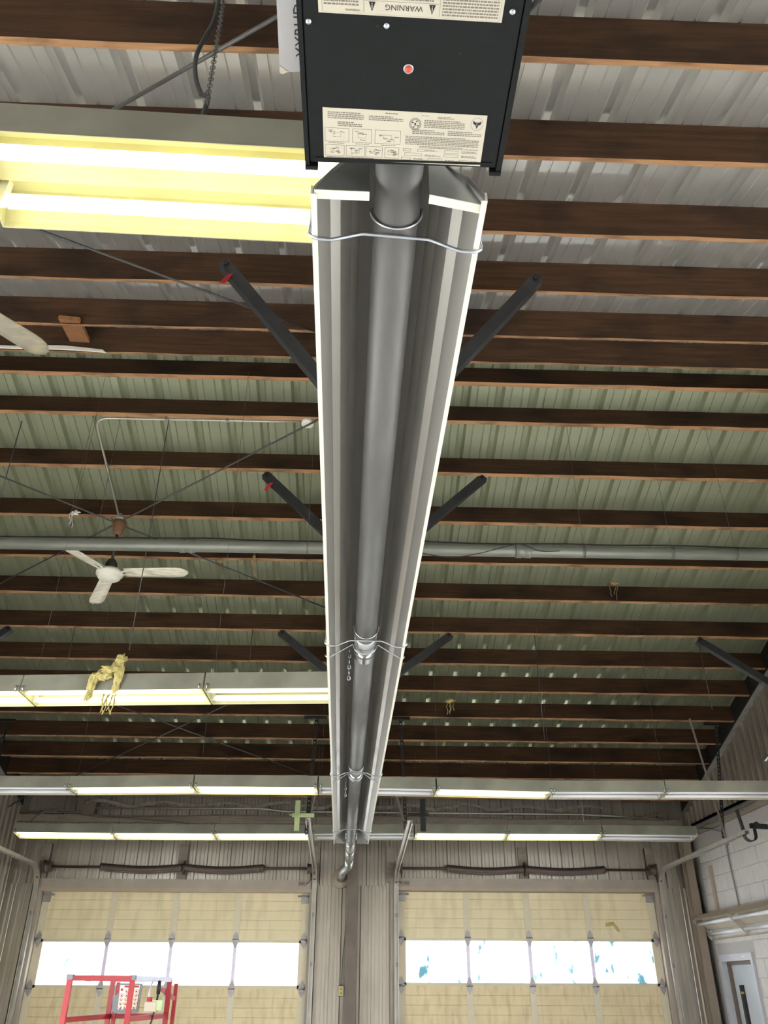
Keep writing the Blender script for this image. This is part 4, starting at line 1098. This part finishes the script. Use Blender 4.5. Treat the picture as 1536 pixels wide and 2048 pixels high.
# ---- patch of torn film on the right door
pp = onY(1225, 1850, YF+0.02); m = MB()
m.prism([(pp.x-0.09, YF+0.018, pp.z+0.03), (pp.x+0.02, YF+0.018, pp.z+0.04), (pp.x+0.07, YF+0.018, pp.z-0.02), (pp.x+0.10, YF+0.018, pp.z-0.09), (pp.x+0.06, YF+0.018, pp.z-0.08), (pp.x+0.01, YF+0.018, pp.z-0.01), (pp.x-0.10, YF+0.018, pp.z-0.02)], (0, 0.008, 0))
tag(m.build('peeling_patch', 'insulation'), 'small peeling tan patch on the right garage door above the glass', 'patch')

# ================================================================== RIGHT WALL THINGS
door_3 = thing('door_3', (XR, 11.76, 0), kind='structure')
fy0, fy1 = 11.25, 12.27
m = MB().box((XR-0.02, fy0, 2.02), (XR+0.05, fy1, 2.10)).box((XR-0.02, fy0, 0), (XR+0.05, fy0+0.055, 2.02)).box((XR-0.02, fy1-0.055, 0), (XR+0.05, fy1, 2.02))
m.build('door_frame', 'door_frame', door_3)
m = MB().box((XR+0.05, fy0, 1.98), (XR+0.14, fy1, 2.10)).box((XR+0.05, fy1-0.10, 0), (XR+0.14, fy1, 2.0)).box((XR+0.05, fy0, 0), (XR+0.14, fy0+0.1, 2.0)); m.build('frame_return', 'frame_brown', door_3)
lf = MB().box((XR+0.09, fy0+0.05, 0.01), (XR+0.135, fy1-0.05, 2.0)).build('door_leaf', 'steel_door', door_3)
p0 = onX(1479, 1970, XR+0.09); p1 = onX(1488, 1970, XR+0.09)
lt = MB().box((XR+0.082, p1.y, 0.95), (XR+0.09, p0.y, p0.z)).build('vision_panel', 'glass_dark', door_3)
MB().box((XR+0.079, p1.y+0.02, p0.z-0.10), (XR+0.082, p0.y-0.03, p0.z-0.075)).build('sticker', 'brass', lt)
MB().box((XR-0.023, 11.42, 2.052), (XR-0.02, 11.56, 2.072)).build('sticker', 'plastic_white', door_3)
# conduit drop on block wall
cw = [onX(1392, 1656, XR-0.04), onX(1430, 1660, XR-0.04), onX(1447, 1668, XR-0.03), onX(1452, 1690, XR-0.02), onX(1462, 1740, XR-0.02), onX(1478, 1811, XR-0.02)]
wire_thing('wall_drop_conduit', smooth(cw, 6), 0.010, 'galv_dull', 'thin conduit bending down the block wall to the wall lights', 'conduit', seg=8)
# red paint marks on the upper wall
for (pts_, lab) in (([(1497, 1400), (1508, 1384), (1508, 1396), (1500, 1404)], 'larger red spray mark on the ribbed right wall'), ([(1440, 1458), (1446, 1452), (1446, 1466), (1438, 1467)], 'small red spray mark beside the perforated hanger')):
    P = [onX(x, y, XR-0.0) for (x, y) in pts_]
    tag(MB().prism(P, (0.003, 0, 0)).build('spray_mark', 'spray_red'), lab, 'paint mark', 'red spray marks on the right wall')
# beam clamp at right edge
p_ = onX(1534, 1518, XR-0.12); tag(MB().tube(smooth([p_+Vector((0, 0.05, 0.02)), p_, p_+Vector((0, -0.2, 0.05))], 5), 0.03, 8).build('pipe_elbow', 'galv'), 'small galvanised pipe fitting at the right picture edge', 'pipe fitting')

# ================================================================== SCISSOR LIFT
ZT = 1.757
A, B, C, D = onY(141, 1953, 6.8), onY(266, 1955, 7.0), onY(340, 1961, 7.9), onY(226, 1966, 7.7)
A, B, C, D = [Vector((p.x, p.y, ZT)) for p in (A, B, C, D)]
lift = thing('scissor_lift', ((A.x+C.x)/2, (A.y+C.y)/2, 0), 'red scissor lift platform railing in front of the left garage door', 'lift')
def dn(p, z): return Vector((p.x, p.y, z))
FZ = 0.72
for p in (A, B, C, D): MB().bar(dn(p, FZ), p, 0.036, 0.036, up=(1, 0, 0)).build('post', 'red_paint', lift)
for (p, q, mt) in ((A, B, 'red_paint'), (B, C, 'pale_metal'), (C, D, 'red_paint'), (D, A, 'red_paint')):
    if (p, q) == (D, A): continue
    MB().bar(p, q, 0.036, 0.036).build('top_rail', mt, lift)
for p in (A, B): MB().box((p.x-0.022, p.y-0.022, ZT-0.01), (p.x+0.022, p.y+0.022, ZT+0.022)).build('corner_cap', 'grey_plastic', lift)
MZ = 1.50
for (p, q) in ((A, D), (D, C), (B, C)): MB().bar(dn(p, MZ), dn(q, MZ), 0.034, 0.034).build('mid_rail', 'red_paint', lift)
# doubled outer post and extension rail at the rear right
E_ = C+Vector((0.05, 0.04, 0)); MB().bar(dn(E_, FZ), dn(E_, ZT-0.03), 0.03, 0.03, up=(1, 0, 0)).build('post', 'red_paint', lift)
D2 = D+(A-D)*0.0+Vector((-0.19, -0.02, 0.0)); MB().bar(D2+Vector((0, 0, 0.0)), D+Vector((0.35, 0.1, 0)), 0.030, 0.030).build('rear_rail', 'red_paint', lift)
MB().box((D2.x-0.03, D2.y-0.02, ZT-0.018), (D2.x+0.01, D2.y+0.02, ZT+0.018)).build('rail_plug', 'grey_plastic', lift)
D3 = D+Vector((0.05, -0.02, 0)); MB().bar(dn(D3, FZ), dn(D3, ZT-0.02), 0.028, 0.028, up=(1, 0, 0)).build('post', 'red_paint', lift)
MB().bar(E_+Vector((0, 0, -0.14)), E_+Vector((-0.11, -0.05, -0.07)), 0.03, 0.03).build('gate_stay', 'red_paint', lift)
MB().box((min(A.x, D.x)-0.02, A.y-0.02, FZ-0.08), (max(B.x, C.x)+0.05, C.y+0.05, FZ)).build('platform', 'grey_plastic', lift)
MB().box((min(A.x, D.x)+0.02, A.y, 0.25), (max(B.x, C.x), C.y, FZ-0.08)).build('scissor_pack', 'steel_dark', lift)
MB().box((min(A.x, D.x), A.y, 0.08), (max(B.x, C.x)+0.03, C.y, 0.25)).build('chassis', 'red_paint', lift)
for x_ in (A.x+0.05, B.x): 
    for y_ in (A.y+0.1, C.y-0.15): MB().lathe((x_-0.04, y_, 0.1), [(0.1, 0), (0.1, 0.08)], 16, (1, 0, 0)).build('wheel', 'steel_black', lift)
# document plate with pictogram decal
def plate_pt(x, y): return onY(x, y, 7.55)
P = [plate_pt(x, y) for (x, y) in ((241, 1966), (285, 1967), (275, 2024), (270, 2027), (228, 2026), (224, 2020), (226, 1992), (233, 1990), (238, 1984))]
pp = MB().prism(P, (0, 0.02, 0)).build('instruction_plate', 'grey_plastic', lift)
Pd = [onY(x, y, 7.545) for (x, y) in ((241, 1970), (280, 1970), (272, 2018), (235, 2019))]
dc = MB().prism(Pd, (0, 0.003, 0)).build('decal', 'decal_cream', pp)
def dec(u, v): a = Pd[0]*(1-u)+Pd[1]*u; b = Pd[3]*(1-u)+Pd[2]*u; c = a*(1-v)+b*v; return c-Vector((0, 0.002, 0))
m = MB()
for (u0, v0, u1, v1) in ((0.22, 0.02, 0.48, 0.11), (0.68, 0.02, 0.97, 0.11), (0.04, 0.14, 0.18, 0.24)): m.add([dec(u0, v0), dec(u1, v0), dec(u1, v1), dec(u0, v1)], [(0, 1, 2, 3)])
m.build('decal_headings', 'red_paint', dc)
mr, mk = MB(), MB()
for r_ in range(5):
    for c_ in range(4):
        u, v = 0.13+c_*0.25, 0.25+r_*0.17
        if r_ == 0 and c_ == 0: continue
        for i in range(12):
            a, b = 2*math.pi*i/12, 2*math.pi*(i+1)/12
            mr.add([dec(u+0.10*math.cos(a), v+0.075*math.sin(a)), dec(u+0.10*math.cos(b), v+0.075*math.sin(b)), dec(u+0.078*math.cos(b), v+0.058*math.sin(b)), dec(u+0.078*math.cos(a), v+0.058*math.sin(a))], [(0, 1, 2, 3)])
        w = rw.uniform(0.02, 0.05)
        mk.add([dec(u-w, v+0.045), dec(u+w, v+0.045), dec(u+rw.uniform(-0.04, 0.04), v-0.045)], [(0, 1, 2)])
o1 = mr.build('prohibition_rings', 'red_tag', dc); o2 = mk.build('pictogram_figures', 'ink_black', dc)
o1['kind'] = 'stuff'; o2['kind'] = 'stuff'
# control box
P0, P1 = onY(291, 2003, 7.5), onY(313, 2024, 7.5)
cb = MB().box((P0.x, 7.46, P1.z), (P1.x, 7.56, P0.z)).build('control_box', 'box_beige', lift, bevel=0.006)
MB().box((P1.x-0.03, 7.47, P1.z+0.01), (P1.x+0.04, 7.55, P0.z+0.01)).build('side_decal', 'green_paint', cb)
MB().box((P0.x+0.015, 7.47, P0.z), (P0.x+0.045, 7.52, P0.z+0.03)).build('switch', 'red_tag', cb)
MB().tube(smooth([(P0.x+0.02, 7.5, P0.z), (P0.x+0.02, 7.51, P0.z+0.08), (P0.x+0.025, 7.55, ZT-0.02)], 4), 0.006, 6).build('hanger_bracket', 'pale_metal', cb)
MB().tube([(P1.x-0.01, 7.5, P0.z), (P1.x-0.005, 7.5, P0.z+0.06)], 0.008, 8).build('joystick_stem', 'steel_black', cb)
MB().lathe((P1.x-0.005, 7.5, P0.z+0.05), [(0.014, 0), (0.017, 0.04), (0.014, 0.09), (0.0, 0.095)], 12).build('joystick_grip', 'steel_black', cb)
MB().tube(smooth([(P1.x-0.02, 7.5, P1.z), (P1.x-0.03, 7.5, P1.z-0.06), (P1.x-0.05, 7.52, P1.z-0.14), (P1.x-0.04, 7.55, P1.z-0.4)], 5), 0.007, 6).build('control_cable', 'cable_black', cb)

# ================================================================== SCRAPS
def scrap(c, sx, sz, n, material, label, seed, dirn=(1, 0, 0)):
    rr = random.Random(seed); t = thing('insulation_scrap', c, label, 'insulation', 'torn insulation scraps')
    bm = bmesh.new(); bmesh.ops.create_icosphere(bm, subdivisions=3, radius=1.0)
    for v in bm.verts:
        k = 1+0.55*math.sin(v.co.x*5+seed)*math.cos(v.co.z*6+seed*2)+rr.uniform(-0.05, 0.05)
        v.co = Vector((v.co.x*sx*k, v.co.y*sx*0.35*k, v.co.z*sz*k))
    me = bpy.data.meshes.new('tuft'); bm.to_mesh(me); bm.free()
    for p in me.polygons: p.use_smooth = True
    o = bpy.data.objects.new('tuft', me); COL.objects.link(o); o.parent = t; me.materials.append(MATS[material]); ORG[o.name] = tuple(c)
    m = MB()
    for i in range(n):
        a = Vector(c)+Vector((rr.uniform(-sx, sx)*0.8, rr.uniform(-0.03, 0.03), -sz*0.5)); 
        pts = [a]
        for k in range(5): pts.append(pts[-1]+Vector((rr.uniform(-0.015, 0.015), rr.uniform(-0.01, 0.01), -rr.uniform(0.01, 0.04)*(1+sz*3))))
        m.tube(pts, 0.0035, 4)
    m.build('loose_fibres', material, t)['kind'] = 'stuff'
    return t
from mathutils import noise as mnoise
cA = onY(232, 1330, 5.18)
t = thing('insulation_scrap', cA, 'yellow insulation tuft torn over the lit light row', 'insulation', 'torn insulation scraps')
def tuft(c, sx, sz, lean, s_, material, parent, org):
    bm = bmesh.new(); bmesh.ops.create_icosphere(bm, subdivisions=4, radius=1.0)
    for v in bm.verts:
        k = 0.75+0.55*mnoise.fractal(v.co*1.7+Vector((s_*3.1, 0, s_)), 1.0, 2.0, 4)
        z = v.co.z*k
        v.co = Vector(c)-Vector(org)+Vector((v.co.x*sx*k+lean*z*sz, v.co.y*sx*0.35*k, z*sz))
    me = bpy.data.meshes.new('tuft'); bm.to_mesh(me); bm.free()
    for p in me.polygons: p.use_smooth = True
    o = bpy.data.objects.new('tuft', me); COL.objects.link(o); o.parent = parent; me.materials.append(MATS[material])
for (x_, y_, sx, sz, ln, s_) in ((240, 1322, 0.05, 0.05, 0.3, 1), (222, 1338, 0.075, 0.045, 0.5, 2), (203, 1352, 0.075, 0.045, 0.4, 3), (186, 1362, 0.035, 0.085, 0.2, 4), (180, 1386, 0.024, 0.07, 0.3, 5), (237, 1352, 0.035, 0.10, 0.1, 6), (232, 1374, 0.025, 0.05, 0.1, 7)):
    tuft(onY(x_, y_, 5.215), sx, sz, ln, s_, 'insulation', t, cA)
m = MB(); rr = random.Random(21)
for i in range(9):
    x0 = 207+i*3.2; a = onY(x0, 1392+rr.uniform(-6, 4), 5.13); pts = [a]
    for k in range(4): pts.append(pts[-1]+Vector((rr.uniform(-0.015, 0.012), 0, -rr.uniform(0.015, 0.035))))
    m.tube(pts, 0.0035, 4)
m.build('loose_fibres', 'insulation', t)['kind'] = 'stuff'
scrap(on_far(1228, 1166, 0.24), 0.045, 0.02, 3, 'insulation_brown', 'small brown insulation scrap on a purlin right of the heater', 4)
scrap(on_far(900, 1402, 0.26), 0.05, 0.02, 4, 'insulation', 'small pale insulation scrap right of the heater near the couplings', 9)
scrap(on_far(508, 1118, 0.26), 0.016, 0.05, 2, 'insulation_brown', 'brown insulation wisp under the pipe, closer to the heater', 5)
scrap(on_far(440, 1121, 0.26), 0.024, 0.03, 2, 'insulation_brown', 'brown insulation lump under the pipe, closer to the fan', 6)
scrap(on_far(150, 1026, 0.26), 0.04, 0.025, 2, 'plastic_white', 'white plastic scrap on the purlin left of the fan canopy', 7)
# torn white strip under the ridge purlin
P = [onY(x, y, YR-0.02) for (x, y) in ((-5, 690), (40, 692), (85, 690), (130, 691), (170, 695), (205, 699), (212, 705), (200, 703), (160, 700), (120, 698), (60, 697), (-5, 695))]
tag(MB().prism(P, (0, 0.01, 0)).build('torn_strip', 'plastic_white'), 'torn white plastic strip under the ridge purlin, upper left', 'plastic strip')
